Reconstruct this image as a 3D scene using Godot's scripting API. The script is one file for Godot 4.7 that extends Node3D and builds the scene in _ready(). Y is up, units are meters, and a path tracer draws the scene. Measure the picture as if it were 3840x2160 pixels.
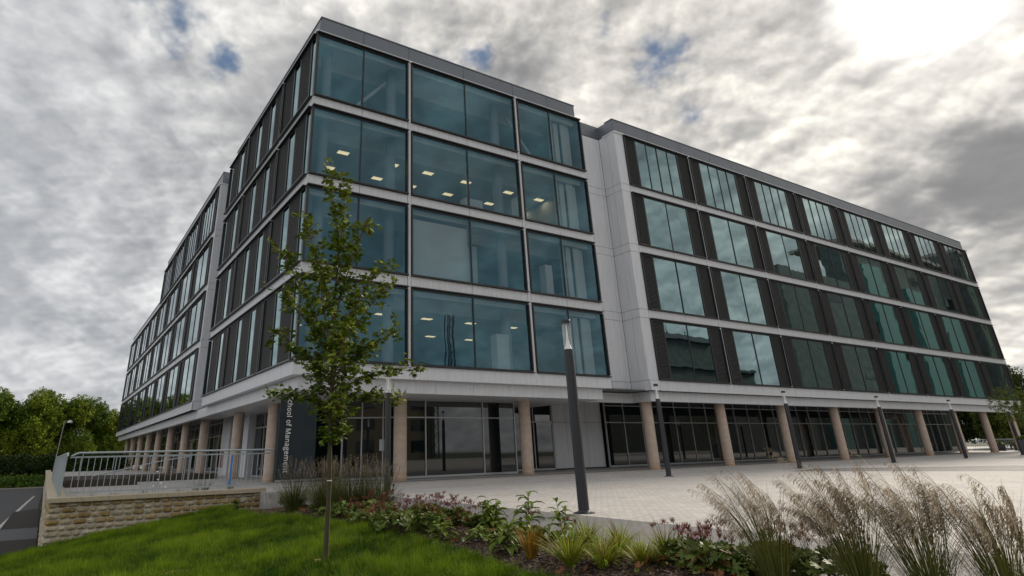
extends Node3D
# A five-storey office building on a paved square, seen from the lawn beside its retaining wall.

const ROW_BASE := [4.587, 8.59, 12.59, 16.59]
const ROW_HEAD := [8.09, 12.095, 16.1, 20.18]
const SUN_TO := Vector3(0.8396, 0.5061, -0.1971)
const BAY := 6.617

var rng := RandomNumberGenerator.new()
var M := {}
var cache := {}


# ------------------------------------------------------------------ mesh building
class MB:
	var v := PackedVector3Array()
	var n := PackedVector3Array()
	var c := PackedColorArray()
	var uv := PackedVector2Array()
	var col := Color(1, 1, 1)

	func tri(a: Vector3, b: Vector3, d: Vector3) -> void:
		var nn := (b - a).cross(d - a).normalized()
		v.append(a); v.append(d); v.append(b)
		for i in 3:
			n.append(nn); c.append(col)

	func tri_n(a: Vector3, b: Vector3, d: Vector3, na: Vector3, nb: Vector3, nd: Vector3) -> void:
		v.append(a); v.append(d); v.append(b)
		n.append(na); n.append(nd); n.append(nb)
		for i in 3:
			c.append(col)

	func quad(a: Vector3, b: Vector3, d: Vector3, e: Vector3) -> void:
		var nn := (b - a).cross(e - a).normalized()
		if nn == Vector3.ZERO:
			nn = (d - b).cross(e - b).normalized()
		v.append(a); v.append(d); v.append(b); v.append(a); v.append(e); v.append(d)
		for i in 6:
			n.append(nn); c.append(col)

	func box(lo: Vector3, hi: Vector3) -> void:
		var p := [Vector3(lo.x, lo.y, lo.z), Vector3(hi.x, lo.y, lo.z), Vector3(hi.x, hi.y, lo.z), Vector3(lo.x, hi.y, lo.z),
			Vector3(lo.x, lo.y, hi.z), Vector3(hi.x, lo.y, hi.z), Vector3(hi.x, hi.y, hi.z), Vector3(lo.x, hi.y, hi.z)]
		quad(p[4], p[5], p[6], p[7]); quad(p[1], p[0], p[3], p[2]); quad(p[0], p[4], p[7], p[3])
		quad(p[5], p[1], p[2], p[6]); quad(p[7], p[6], p[2], p[3]); quad(p[0], p[1], p[5], p[4])

	# a box whose front (+z) edges are chamfered by e
	func chamfer(lo: Vector3, hi: Vector3, e: float) -> void:
		var b := [Vector3(lo.x, lo.y, lo.z), Vector3(hi.x, lo.y, lo.z), Vector3(hi.x, hi.y, lo.z), Vector3(lo.x, hi.y, lo.z)]
		var m := [Vector3(lo.x, lo.y, hi.z - e), Vector3(hi.x, lo.y, hi.z - e), Vector3(hi.x, hi.y, hi.z - e), Vector3(lo.x, hi.y, hi.z - e)]
		var f := [Vector3(lo.x + e, lo.y + e, hi.z), Vector3(hi.x - e, lo.y + e, hi.z), Vector3(hi.x - e, hi.y - e, hi.z), Vector3(lo.x + e, hi.y - e, hi.z)]
		quad(f[0], f[1], f[2], f[3])
		for i in 4:
			var j := (i + 1) % 4
			quad(m[i], m[j], f[j], f[i]); quad(b[i], b[j], m[j], m[i])
		quad(b[1], b[0], b[3], b[2])

	func tube(pts: Array, rad: Array, seg: int, caps := true) -> void:
		var rings := []
		for i in pts.size():
			var d: Vector3 = (pts[mini(i + 1, pts.size() - 1)] - pts[maxi(i - 1, 0)]).normalized()
			var s := d.cross(Vector3(0, 0, 1) if absf(d.z) < 0.9 else Vector3(1, 0, 0)).normalized()
			var t := d.cross(s).normalized()
			var ring := []
			for k in seg:
				var a := TAU * k / seg
				ring.append([pts[i] + (s * cos(a) + t * sin(a)) * rad[i], s * cos(a) + t * sin(a)])
			rings.append(ring)
		for i in pts.size() - 1:
			for k in seg:
				var q = rings[i][k]; var r = rings[i][(k + 1) % seg]; var w = rings[i + 1][(k + 1) % seg]; var x = rings[i + 1][k]
				tri_n(q[0], r[0], w[0], q[1], r[1], w[1]); tri_n(q[0], w[0], x[0], q[1], w[1], x[1])
		if caps:
			for k in seg:
				tri(pts[-1], rings[-1][k][0], rings[-1][(k + 1) % seg][0])
				tri(pts[0], rings[0][(k + 1) % seg][0], rings[0][k][0])

	# turned about the y axis: profile of (radius, height)
	func lathe(prof: Array, seg: int, at := Vector3.ZERO) -> void:
		for i in prof.size() - 1:
			var a: Vector2 = prof[i]; var b: Vector2 = prof[i + 1]
			var s := Vector2(b.y - a.y, a.x - b.x).normalized()
			for k in seg:
				var t0 := TAU * k / seg; var t1 := TAU * (k + 1) / seg
				var d0 := Vector3(cos(t0), 0, -sin(t0)); var d1 := Vector3(cos(t1), 0, -sin(t1))
				var n0 := d0 * s.x + Vector3(0, s.y, 0); var n1 := d1 * s.x + Vector3(0, s.y, 0)
				var p := at + d0 * a.x + Vector3(0, a.y, 0); var q := at + d1 * a.x + Vector3(0, a.y, 0)
				var r := at + d1 * b.x + Vector3(0, b.y, 0); var u := at + d0 * b.x + Vector3(0, b.y, 0)
				if a.x > 1e-5:
					tri_n(p, q, r, n0, n1, n1)
				if b.x > 1e-5:
					tri_n(p, r, u, n0, n1, n0)

	# a tapering leaf blade that starts along dir and droops by bend (radians over its length)
	func blade(base: Vector3, dir: Vector3, length: float, width: float, bend: float, seg: int, tip := 0.05, mid := 0.75) -> void:
		var side := dir.cross(Vector3.UP)
		side = side.normalized() if side.length() > 0.01 else Vector3(1, 0, 0)
		var p := base
		var d := dir.normalized()
		var w := width * mid
		for i in seg:
			var q := p + d * (length / seg)
			var t := float(i + 1) / seg
			var w2 := lerpf(width, width * tip, pow(t, 1.6)) * (1.0 if t > 0.3 else lerpf(mid, 1.0, t / 0.3))
			quad(p - side * w * 0.5, p + side * w * 0.5, q + side * w2 * 0.5, q - side * w2 * 0.5)
			p = q; w = w2
			d = d.rotated(side, -bend / seg)

	func mesh(m: Material) -> ArrayMesh:
		var a := []
		a.resize(Mesh.ARRAY_MAX)
		a[Mesh.ARRAY_VERTEX] = v; a[Mesh.ARRAY_NORMAL] = n; a[Mesh.ARRAY_COLOR] = c
		if uv.size() == v.size():
			a[Mesh.ARRAY_TEX_UV] = uv
		var am := ArrayMesh.new()
		am.add_surface_from_arrays(Mesh.PRIMITIVE_TRIANGLES, a)
		am.surface_set_material(0, m)
		return am


func put(called: String, mesh: Mesh, parent: Node = null, at := Transform3D()) -> MeshInstance3D:
	var o := MeshInstance3D.new()
	o.name = called
	o.mesh = mesh
	o.transform = at
	(parent if parent else self).add_child(o, true)
	return o


func one(called: String, lo: Vector3, hi: Vector3, m: Material, parent: Node = null) -> MeshInstance3D:
	var b := MB.new()
	b.box(lo, hi)
	return put(called, b.mesh(m), parent)


func tag(o: Node, label: String, category := "", group := "", kind := "") -> Node:
	if label: o.set_meta("label", label)
	if category: o.set_meta("category", category)
	if group: o.set_meta("group", group)
	if kind: o.set_meta("kind", kind)
	return o


func thing(called: String, label: String, category: String, at := Vector3.ZERO, turn := 0.0, group := "") -> Node3D:
	var o := Node3D.new()
	o.name = called
	o.position = at
	o.rotation.y = turn
	add_child(o, true)
	tag(o, label, category, group)
	return o


func sub(called: String, parent: Node, at := Transform3D()) -> Node3D:
	var o := Node3D.new()
	o.name = called
	o.transform = at
	parent.add_child(o, true)
	return o


func copies(called: String, mesh: Mesh, where: Array, cols: Array, parent: Node = null) -> MultiMeshInstance3D:
	var mm := MultiMesh.new()
	mm.transform_format = MultiMesh.TRANSFORM_3D
	mm.use_colors = cols.size() > 0
	mm.mesh = mesh
	mm.instance_count = where.size()
	for i in where.size():
		mm.set_instance_transform(i, where[i])
		if cols.size() > 0:
			mm.set_instance_color(i, cols[i])
	var o := MultiMeshInstance3D.new()
	o.name = called
	o.multimesh = mm
	o.set_meta("kind", "stuff")
	(parent if parent else self).add_child(o, true)
	return o


# ------------------------------------------------------------------ materials
func lin(r: float, g: float, b: float, a := 1.0) -> Color:
	var c := Color(r, g, b).linear_to_srgb()
	c.a = a
	return c


func mat(called: String, c: Color, rough := 0.6, metal := 0.0, spec := 0.5) -> StandardMaterial3D:
	var m := StandardMaterial3D.new()
	m.resource_name = called
	m.albedo_color = c
	m.roughness = rough
	m.metallic = metal
	m.metallic_specular = spec
	m.vertex_color_use_as_albedo = true
	M[called] = m
	return m


func noise_tex(freq: float, oct: int, lo: float, hi: float, size := 512, sd := 1, kind := FastNoiseLite.TYPE_SIMPLEX_SMOOTH, bump := false) -> NoiseTexture2D:
	var nz := FastNoiseLite.new()
	nz.noise_type = kind
	nz.frequency = freq
	nz.fractal_octaves = oct
	nz.seed = sd
	var t := NoiseTexture2D.new()
	t.width = size; t.height = size
	t.seamless = true
	t.noise = nz
	if bump:
		t.as_normal_map = true
		t.bump_strength = 6.0
	else:
		var g := Gradient.new()
		g.set_color(0, Color(lo, lo, lo).linear_to_srgb())
		g.set_color(1, Color(hi, hi, hi).linear_to_srgb())
		t.color_ramp = g
	return t


func worn(m: StandardMaterial3D, t: Texture2D, scale: float, world := true, bump: Texture2D = null, depth := 0.0) -> StandardMaterial3D:
	m.albedo_texture = t
	m.uv1_triplanar = true
	m.uv1_world_triplanar = world
	m.uv1_scale = Vector3.ONE * scale
	if bump:
		m.heightmap_enabled = true
		m.heightmap_texture = bump
		m.heightmap_scale = depth
	return m


# small concrete setts in staggered courses: R = relief, tone varies from sett to sett
func sett_images(sd: int) -> Array:
	var r := RandomNumberGenerator.new()
	r.seed = sd
	var cols := 24; var rows := 48; var W := 1008; var H := 1008
	var tone := Image.create(W, H, false, Image.FORMAT_RGB8)
	var high := Image.create(W, H, false, Image.FORMAT_RGB8)
	tone.fill(Color(0.70, 0.69, 0.67))
	high.fill(Color(0, 0, 0))
	var cw := W / cols; var ch := H / rows
	for j in rows:
		for i in cols + 1:
			var k := r.randf_range(0.90, 1.0)
			var c := Color(k, k * r.randf_range(0.975, 1.0), k * r.randf_range(0.95, 0.99))
			var x := i * cw - (cw / 2 if j % 2 else 0)
			tone.fill_rect(Rect2i(x + 1, j * ch + 1, cw - 2, ch - 2), c)
			var hgt := r.randf_range(0.75, 1.0)
			high.fill_rect(Rect2i(x + 1, j * ch + 1, cw - 2, ch - 2), Color(hgt, hgt, hgt) * 0.8)
			high.fill_rect(Rect2i(x + 3, j * ch + 3, cw - 6, ch - 6), Color(hgt, hgt, hgt))
	for i in 60000:
		var x := r.randi_range(0, W - 1); var y := r.randi_range(0, H - 1)
		tone.set_pixel(x, y, tone.get_pixel(x, y) * r.randf_range(0.86, 1.06))
	return [ImageTexture.create_from_image(tone), ImageTexture.create_from_image(high)]


func make_materials() -> void:
	var soft := noise_tex(0.006, 4, 0.86, 1.0, 512, 3)
	var grain := noise_tex(0.05, 4, 0.75, 1.0, 512, 5)
	var blotch := noise_tex(0.012, 5, 0.55, 1.0, 512, 7)
	worn(mat("light_panel", lin(0.70, 0.71, 0.735), 0.42), soft, 0.11)
	worn(mat("dark_panel", lin(0.165, 0.18, 0.205), 0.38, 0.25), soft, 0.11)
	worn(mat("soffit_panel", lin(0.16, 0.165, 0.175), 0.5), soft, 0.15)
	mat("frame", lin(0.016, 0.017, 0.019), 0.38)
	mat("ledge_metal", lin(0.05, 0.05, 0.053), 0.4)
	worn(mat("louvre", lin(0.028, 0.028, 0.029), 0.5), soft, 0.2)
	mat("backing", lin(0.02, 0.02, 0.022), 0.8)
	mat("aluminium", lin(0.42, 0.43, 0.44), 0.38, 0.3)
	worn(mat("concrete", lin(0.60, 0.475, 0.385), 0.8), blotch, 0.28, true, grain, 0.6)
	M.concrete.albedo_texture = noise_tex(0.02, 5, 0.76, 1.0, 512, 11)
	# coated glass: part of the light is mirrored with the coating's tint, the rest passes
	var tint := Image.create(8, 8, false, Image.FORMAT_RGB8)
	tint.fill(Color(1, 1, 1))
	var plain := ImageTexture.create_from_image(tint)
	var g := mat("coated_glass", lin(0.078, 0.165, 0.205, 0.53), 0.015, 1.0)
	g.albedo_texture = plain
	g.transparency = BaseMaterial3D.TRANSPARENCY_ALPHA
	var g2 := mat("mirror_glass", lin(0.25, 0.36, 0.375), 0.012, 1.0)
	g2.albedo_texture = plain
	var g3 := mat("side_glass", lin(0.105, 0.245, 0.265), 0.012, 1.0)
	g3.albedo_texture = plain
	var wave := noise_tex(0.006, 2, 0.0, 1.0, 256, 31)
	for q in [g, g2, g3]:
		q.uv1_triplanar = true
		q.uv1_world_triplanar = true
		q.uv1_scale = Vector3.ONE * 0.3
		q.heightmap_enabled = true
		q.heightmap_texture = wave
		q.heightmap_scale = 0.16
	mat("shop_glass", lin(0.007, 0.012, 0.0125), 0.02, 0.0, 0.72)
	mat("clear_glass", Color(1, 1, 1, 0.12), 0.05)
	M.clear_glass.transparency = BaseMaterial3D.TRANSPARENCY_ALPHA
	mat("sign_glass", lin(0.25, 0.34, 0.36, 0.04), 0.03, 0.0, 0.22)
	M.sign_glass.transparency = BaseMaterial3D.TRANSPARENCY_ALPHA
	mat("sign_blue", lin(0.011, 0.015, 0.022), 0.5, 0.0, 0.2)
	mat("letter_white", lin(0.8, 0.8, 0.78), 0.5)
	mat("room_white", lin(0.74, 0.78, 0.78), 0.8)
	mat("room_grey", lin(0.20, 0.22, 0.23), 0.8)
	mat("blind_box", lin(0.40, 0.45, 0.46), 0.8)
	mat("carpet", lin(0.06, 0.065, 0.07), 0.95)
	mat("blind", lin(0.72, 0.78, 0.76), 0.8)
	mat("lamp_panel", lin(0.8, 0.8, 0.7), 0.5)
	M.lamp_panel.emission_enabled = true
	M.lamp_panel.emission = Color(1.0, 0.93, 0.72)
	M.lamp_panel.emission_energy_multiplier = 0.6
	worn(mat("post_paint", lin(0.026, 0.028, 0.034), 0.42), soft, 0.8)
	mat("diffuser", lin(0.75, 0.76, 0.76), 0.4)
	worn(mat("galvanised", lin(0.50, 0.55, 0.58), 0.45, 0.3), grain, 1.5)
	mat("blue_strip", lin(0.06, 0.24, 0.62), 0.5)
	worn(mat("stone", lin(1, 1, 1), 0.9), blotch, 1.4, true, grain, 1.6)
	worn(mat("coping_stone", lin(0.56, 0.47, 0.33), 0.85), noise_tex(0.02, 5, 0.72, 1.0, 512, 13), 0.7, true, grain, 0.5)
	worn(mat("mortar", lin(0.56, 0.51, 0.43), 0.95), grain, 1.0)
	worn(mat("plinth_concrete", lin(0.46, 0.43, 0.40), 0.85), blotch, 0.6)
	var setts := sett_images(21)
	worn(mat("paving_light", lin(0.57, 0.555, 0.55), 0.8), setts[0], 1.0 / 4.8, true, setts[1], 0.4)
	worn(mat("paving_dark", lin(0.165, 0.165, 0.18), 0.75), setts[0], 1.0 / 4.8, true, setts[1], 0.8)
	for k in ["paving_light", "paving_dark"]:
		var pv: StandardMaterial3D = M[k]
		pv.detail_enabled = true
		pv.detail_blend_mode = BaseMaterial3D.BLEND_MODE_MUL
		pv.detail_albedo = noise_tex(0.014, 5, 0.80, 1.0, 512, 23)
		pv.detail_uv_layer = BaseMaterial3D.DETAIL_UV_2
		pv.uv2_triplanar = true
		pv.uv2_world_triplanar = true
		pv.uv2_scale = Vector3.ONE * 0.07
	M.light_panel.albedo_texture = noise_tex(0.018, 5, 0.84, 1.0, 512, 29)
	M.light_panel.uv1_scale = Vector3(0.55, 0.05, 0.55)
	worn(mat("asphalt", lin(0.055, 0.056, 0.060), 0.85), grain, 0.7, true, grain, 0.4)
	worn(mat("path_grey", lin(0.085, 0.09, 0.10), 0.85), grain, 0.7)
	worn(mat("kerb", lin(0.40, 0.36, 0.31), 0.85), grain, 0.6)
	worn(mat("white_paint", lin(0.62, 0.60, 0.55), 0.7), blotch, 0.9)
	worn(mat("mulch_soil", lin(0.045, 0.027, 0.018), 0.95), blotch, 0.8, true, grain, 4.0)
	mat("chip", Color(1, 1, 1), 0.85)
	worn(mat("dark_soil", lin(0.016, 0.011, 0.009), 0.95), blotch, 0.8, true, grain, 4.0)
	worn(mat("turf", lin(0.020, 0.040, 0.008), 0.95), blotch, 0.5)
	worn(mat("field", lin(0.05, 0.07, 0.025), 0.95), blotch, 0.05)
	var bl := mat("blade", Color(1, 1, 1), 0.6, 0.0, 0.18)
	bl.backlight_enabled = true
	bl.backlight = Color(0.45, 0.45, 0.45)
	var lf := mat("leaf", Color(1, 1, 1), 0.5, 0.0, 0.28)
	lf.backlight_enabled = true
	lf.backlight = Color(0.5, 0.5, 0.4)
	mat("plume", Color(1, 1, 1), 0.8)
	M.plume.backlight_enabled = true
	M.plume.backlight = Color(0.4, 0.4, 0.4)
	worn(mat("bark", lin(0.095, 0.082, 0.036), 0.9), noise_tex(0.03, 4, 0.5, 1.0, 512, 17), 2.5, true, grain, 1.5)
	worn(mat("bark_far", lin(0.07, 0.055, 0.04), 0.9), grain, 1.0)
	mat("twig", lin(0.13, 0.075, 0.045), 0.8)
	worn(mat("beige_wall", lin(0.30, 0.25, 0.16), 0.85), soft, 0.1)
	worn(mat("far_concrete", lin(0.135, 0.155, 0.145), 0.85), blotch, 0.1)
	worn(mat("pale_render", lin(0.34, 0.40, 0.30), 0.85), soft, 0.1)
	worn(mat("teal_cladding", lin(0.10, 0.24, 0.22), 0.6), soft, 0.1)
	mat("planter_grey", lin(0.045, 0.05, 0.06), 0.5)
	mat("wood", lin(0.36, 0.24, 0.11), 0.85)
	mat("red_panel", lin(0.22, 0.03, 0.02), 0.5)
	mat("paper", lin(0.55, 0.6, 0.62), 0.8)


# ------------------------------------------------------------------ sky
func ss(a: float, b: float, x: float) -> float:
	var t := clampf((x - a) / (b - a), 0.0, 1.0)
	return t * t * (3.0 - 2.0 * t)


func sky_panorama() -> ImageTexture:
	var W := 2720; var H := 1360
	var mk := func(sd: int, fr: float, oc: int, gain: float) -> FastNoiseLite:
		var z := FastNoiseLite.new()
		z.noise_type = FastNoiseLite.TYPE_SIMPLEX_SMOOTH
		z.seed = sd; z.frequency = fr; z.fractal_octaves = oc; z.fractal_gain = gain
		return z
	var base: FastNoiseLite = mk.call(41, 1.75, 7, 0.56)
	var fine: FastNoiseLite = mk.call(77, 8.5, 5, 0.64)
	var puff: FastNoiseLite = mk.call(5, 2.0, 5, 0.5)
	puff.fractal_type = FastNoiseLite.FRACTAL_RIDGED
	var warp: FastNoiseLite = mk.call(19, 0.8, 2, 0.5)
	# masses of thicker cloud, and thin places where the blue shows: direction, angular radius, depth
	var dark := [[Vector3(0.545, 0.565, -0.62), 0.055, 0.90], [Vector3(0.50, 0.540, -0.67), 0.05, 0.55], [Vector3(0.935, 0.290, -0.215), 0.06, 0.85], [Vector3(0.905, 0.285, -0.31), 0.05, 0.80], [Vector3(0.19, 0.555, -0.81), 0.10, 0.30],
		[Vector3(0.03, 0.25, -0.97), 0.07, 0.24], [Vector3(-0.08, 0.23, -0.97), 0.09, 0.30], [Vector3(0.955, 0.215, -0.22), 0.05, 0.22], [Vector3(0.80, 0.44, -0.43), 0.04, 0.25], [Vector3(-0.13, 0.40, -0.90), 0.08, 0.10], [Vector3(0.30, 0.60, -0.74), 0.07, 0.22]]
	var blue := [[Vector3(0.052, 0.592, -0.804), 0.11], [Vector3(0.12, 0.56, -0.82), 0.09], [Vector3(0.0, 0.62, -0.79), 0.09], [Vector3(0.47, 0.592, -0.65), 0.085], [Vector3(0.70, 0.54, -0.47), 0.11], [Vector3(0.745, 0.47, -0.47), 0.06], [Vector3(0.43, 0.58, -0.69), 0.06], [Vector3(0.62, 0.60, -0.51), 0.07]]
	var glow := Vector3(0.8215, 0.5410, -0.18).normalized()
	for d in dark:
		d[0] = d[0].normalized()
	for b in blue:
		b[0] = b[0].normalized()
	var lines := []
	lines.resize(H)
	var row := func(j: int):
		var line := PackedFloat32Array()
		line.resize(W * 3)
		var el := PI * (0.5 - (j + 0.5) / H)
		if el < 0.0:
			for i in W:
				line[i * 3] = 0.22; line[i * 3 + 1] = 0.22; line[i * 3 + 2] = 0.21
			lines[j] = line
			return
		var sy := sin(el); var cy := cos(el)
		var f := 1.0 / (sy + 0.27)
		for i in W:
			var az := TAU * (i + 0.5) / W
			var dx := sin(az) * cy; var dz := -cos(az) * cy
			var dir := Vector3(dx, sy, dz)
			var x := dx * f; var z := dz * f
			var w1 := warp.get_noise_2d(x, z)
			var a := base.get_noise_2d(x, z)
			# relief: where the cloud thickens towards the sun this side lies in shade
			var c0 := puff.get_noise_2d(x + a * 0.12, z + w1 * 0.1)
			var b := (a - base.get_noise_2d(x + 0.06, z - 0.014)) * 0.8 - (c0 - puff.get_noise_2d(x + a * 0.12 + 0.06, z + w1 * 0.1 - 0.014)) * 0.60
			var e := fine.get_noise_2d(x + a * 0.05, z)
			var e2 := e - fine.get_noise_2d(x + a * 0.05 + 0.022, z - 0.005)
			var lumpy := a + e * 0.25
			var toward := dir.dot(glow)
			var cf := lerpf(0.48, 0.92, ss(0.1, 0.85, toward))
			var lit := 0.665 - 0.03 * ss(0.6, 0.98, toward) + cf * (a * 0.20 - c0 * 0.10 + b * 0.42 + w1 * 0.24 + e * 0.06 + e2 * 0.27)
			var sunward := dir.dot(glow)
			var warm := ss(0.25, 0.98, sunward)
			for d in dark:
				var c: float = dir.dot(d[0])
				if c > 0.90:
					var ang := acos(minf(c, 1.0)) / float(d[1])
					if ang < 2.4:
						lit *= 1.0 - float(d[2]) * (1.0 - ss(0.25, 1.5, ang + lumpy * 1.1))
			lit = clampf(lit, 0.03, 1.1)
			var gray := lerpf(0.120, 0.555 + 0.02 * warm, lit * lit * (0.35 + 0.65 * lit) * 0.55 + lit * 0.45)
			gray *= 1.0 + 0.25 * (1.0 - ss(-0.6, 0.25, sunward))  # extra brightness added to the sky opposite the sun, to lift facade light
			var r := gray * (0.93 + 0.07 * lit + 0.07 * warm); var g := gray * (0.98 + 0.02 * lit + 0.012 * warm); var bb := gray * (1.09 - 0.11 * lit - 0.08 * warm)
			var mask := 0.0
			for q in blue:
				var c: float = dir.dot(q[0])
				if c > 0.97:
					mask = maxf(mask, 1.0 - ss(0.0, 1.0, acos(minf(c, 1.0)) / float(q[1])))
			var gap := pow(ss(0.0, 0.55, -(a * 0.5 + e * 0.45 + c0 * 0.15) - 0.42 + mask * 0.88), 1.3)
			r = lerpf(r, 0.038, gap * 0.85); g = lerpf(g, 0.078, gap * 0.85); bb = lerpf(bb, 0.150, gap * 0.85)
			# the sun behind the cloud
			var veil := acos(clampf(sunward, -1.0, 1.0))
			var s := exp(-pow(veil / 0.052, 2.0)) * 10.0 + exp(-pow(veil / 0.12, 2.0)) * 0.16 + exp(-veil / 0.35) * 0.02
			s *= clampf(0.75 + lumpy * 0.6, 0.25, 1.3)
			var at := i * 3
			line[at] = r + s; line[at + 1] = g + s * 0.965; line[at + 2] = bb + s * 0.90
		lines[j] = line
	WorkerThreadPool.wait_for_group_task_completion(WorkerThreadPool.add_group_task(row, H, 4))
	var px := PackedFloat32Array()
	for l in lines:
		px.append_array(l)
	return ImageTexture.create_from_image(Image.create_from_data(W, H, false, Image.FORMAT_RGBF, px.to_byte_array()))


func _ready() -> void:
	rng.seed = 20240611
	# camera: a wide lens with rise and shift
	var cam := Camera3D.new()
	cam.name = "camera"
	cam.set_frustum(0.0958245, Vector2(0.0110241, -0.0129809), 0.1, 2500.0)
	cam.keep_aspect = Camera3D.KEEP_HEIGHT
	cam.transform = Transform3D(Basis(Vector3(0.85166525, -0.02202333, 0.52362322), Vector3(-0.17835571, 0.92730035, 0.32909466), Vector3(-0.49280375, -0.37366968, 0.7858215)), Vector3(-7.5552, 1.1224, 23.3365))
	add_child(cam)
	cam.current = true
	var env := Environment.new()
	env.background_mode = Environment.BG_SKY
	var sky := Sky.new()
	var pano := PanoramaSkyMaterial.new()
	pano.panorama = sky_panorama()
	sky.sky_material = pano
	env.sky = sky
	env.tonemap_mode = Environment.TONE_MAPPER_LINEAR
	env.tonemap_exposure = 2.0
	env.sdfgi_enabled = true
	env.ssao_enabled = true
	env.ssil_enabled = true
	var we := WorldEnvironment.new()
	we.name = "world_environment"
	we.environment = env
	add_child(we)
	var sun := DirectionalLight3D.new()
	sun.name = "sun"
	sun.light_energy = 0.5
	sun.light_angular_distance = 12.0
	sun.light_color = Color(1.0, 0.95, 0.88)
	sun.shadow_enabled = true
	add_child(sun)
	sun.look_at_from_position(SUN_TO * 200.0, Vector3.ZERO)
	make_materials()
	build_ground()
	build_building()
	build_terrace()
	build_opposite()
	build_sign()
	build_lamps()
	build_trees()
	build_planting()
	build_right_end()
	build_lawn()


# ------------------------------------------------------------------ ground
func lawn_y(x: float, z: float) -> float:
	var k := clampf((z - 3.4) / 8.0, 0.0, 1.0)
	var s := lerpf(0.155, 0.098, clampf((z - 3.4) / 19.6, 0.0, 1.0))
	var y := lerpf(-0.27, -0.07, k) - s * maxf(0.0, -3.05 - x)
	return maxf(y, -1.38)


func bed_y(x: float, z: float) -> float:
	var t := clampf((x + 3.1) / 1.75, 0.0, 1.0)
	return lerpf(lawn_y(-3.1, z), lerpf(-0.30, -0.02, ss(4.8, 8.6, z)), ss(0.0, 0.45, t)) + 0.05 * sin(t * PI) + 0.012 * sin(x * 9.0 + z * 3.0) * sin(z * 7.0)


func bed_edge(z: float) -> float:
	return -3.0 + 0.22 * sin(z * 0.55 + 0.6) + 0.06 * sin(z * 2.1)


func sheet(called: String, m: Material, x0: float, x1: float, z0: float, z1: float, nx: int, nz: int, f: Callable) -> MeshInstance3D:
	var b := MB.new()
	for j in nz:
		for i in nx:
			var xa := lerpf(x0, x1, float(i) / nx); var xb := lerpf(x0, x1, float(i + 1) / nx)
			var za := lerpf(z0, z1, float(j) / nz); var zb := lerpf(z0, z1, float(j + 1) / nz)
			var p := Vector3(xa, f.call(xa, za), za); var q := Vector3(xb, f.call(xb, za), za)
			var r := Vector3(xb, f.call(xb, zb), zb); var s := Vector3(xa, f.call(xa, zb), zb)
			b.quad(s, r, q, p)
	var o := put(called, b.mesh(m))
	o.set_meta("kind", "structure")
	return o


func flat(called: String, m: Material, pts: Array, y: float) -> MeshInstance3D:
	var b := MB.new()
	for i in range(1, pts.size() - 1):
		var a := Vector3(pts[0].x, y, pts[0].y); var d := Vector3(pts[i].x, y, pts[i].y); var e := Vector3(pts[i + 1].x, y, pts[i + 1].y)
		if (d - a).cross(e - a).y > 0.0:
			b.tri(a, d, e)
		else:
			b.tri(a, e, d)
	var o := put(called, b.mesh(m))
	o.set_meta("kind", "structure")
	return o


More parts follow.
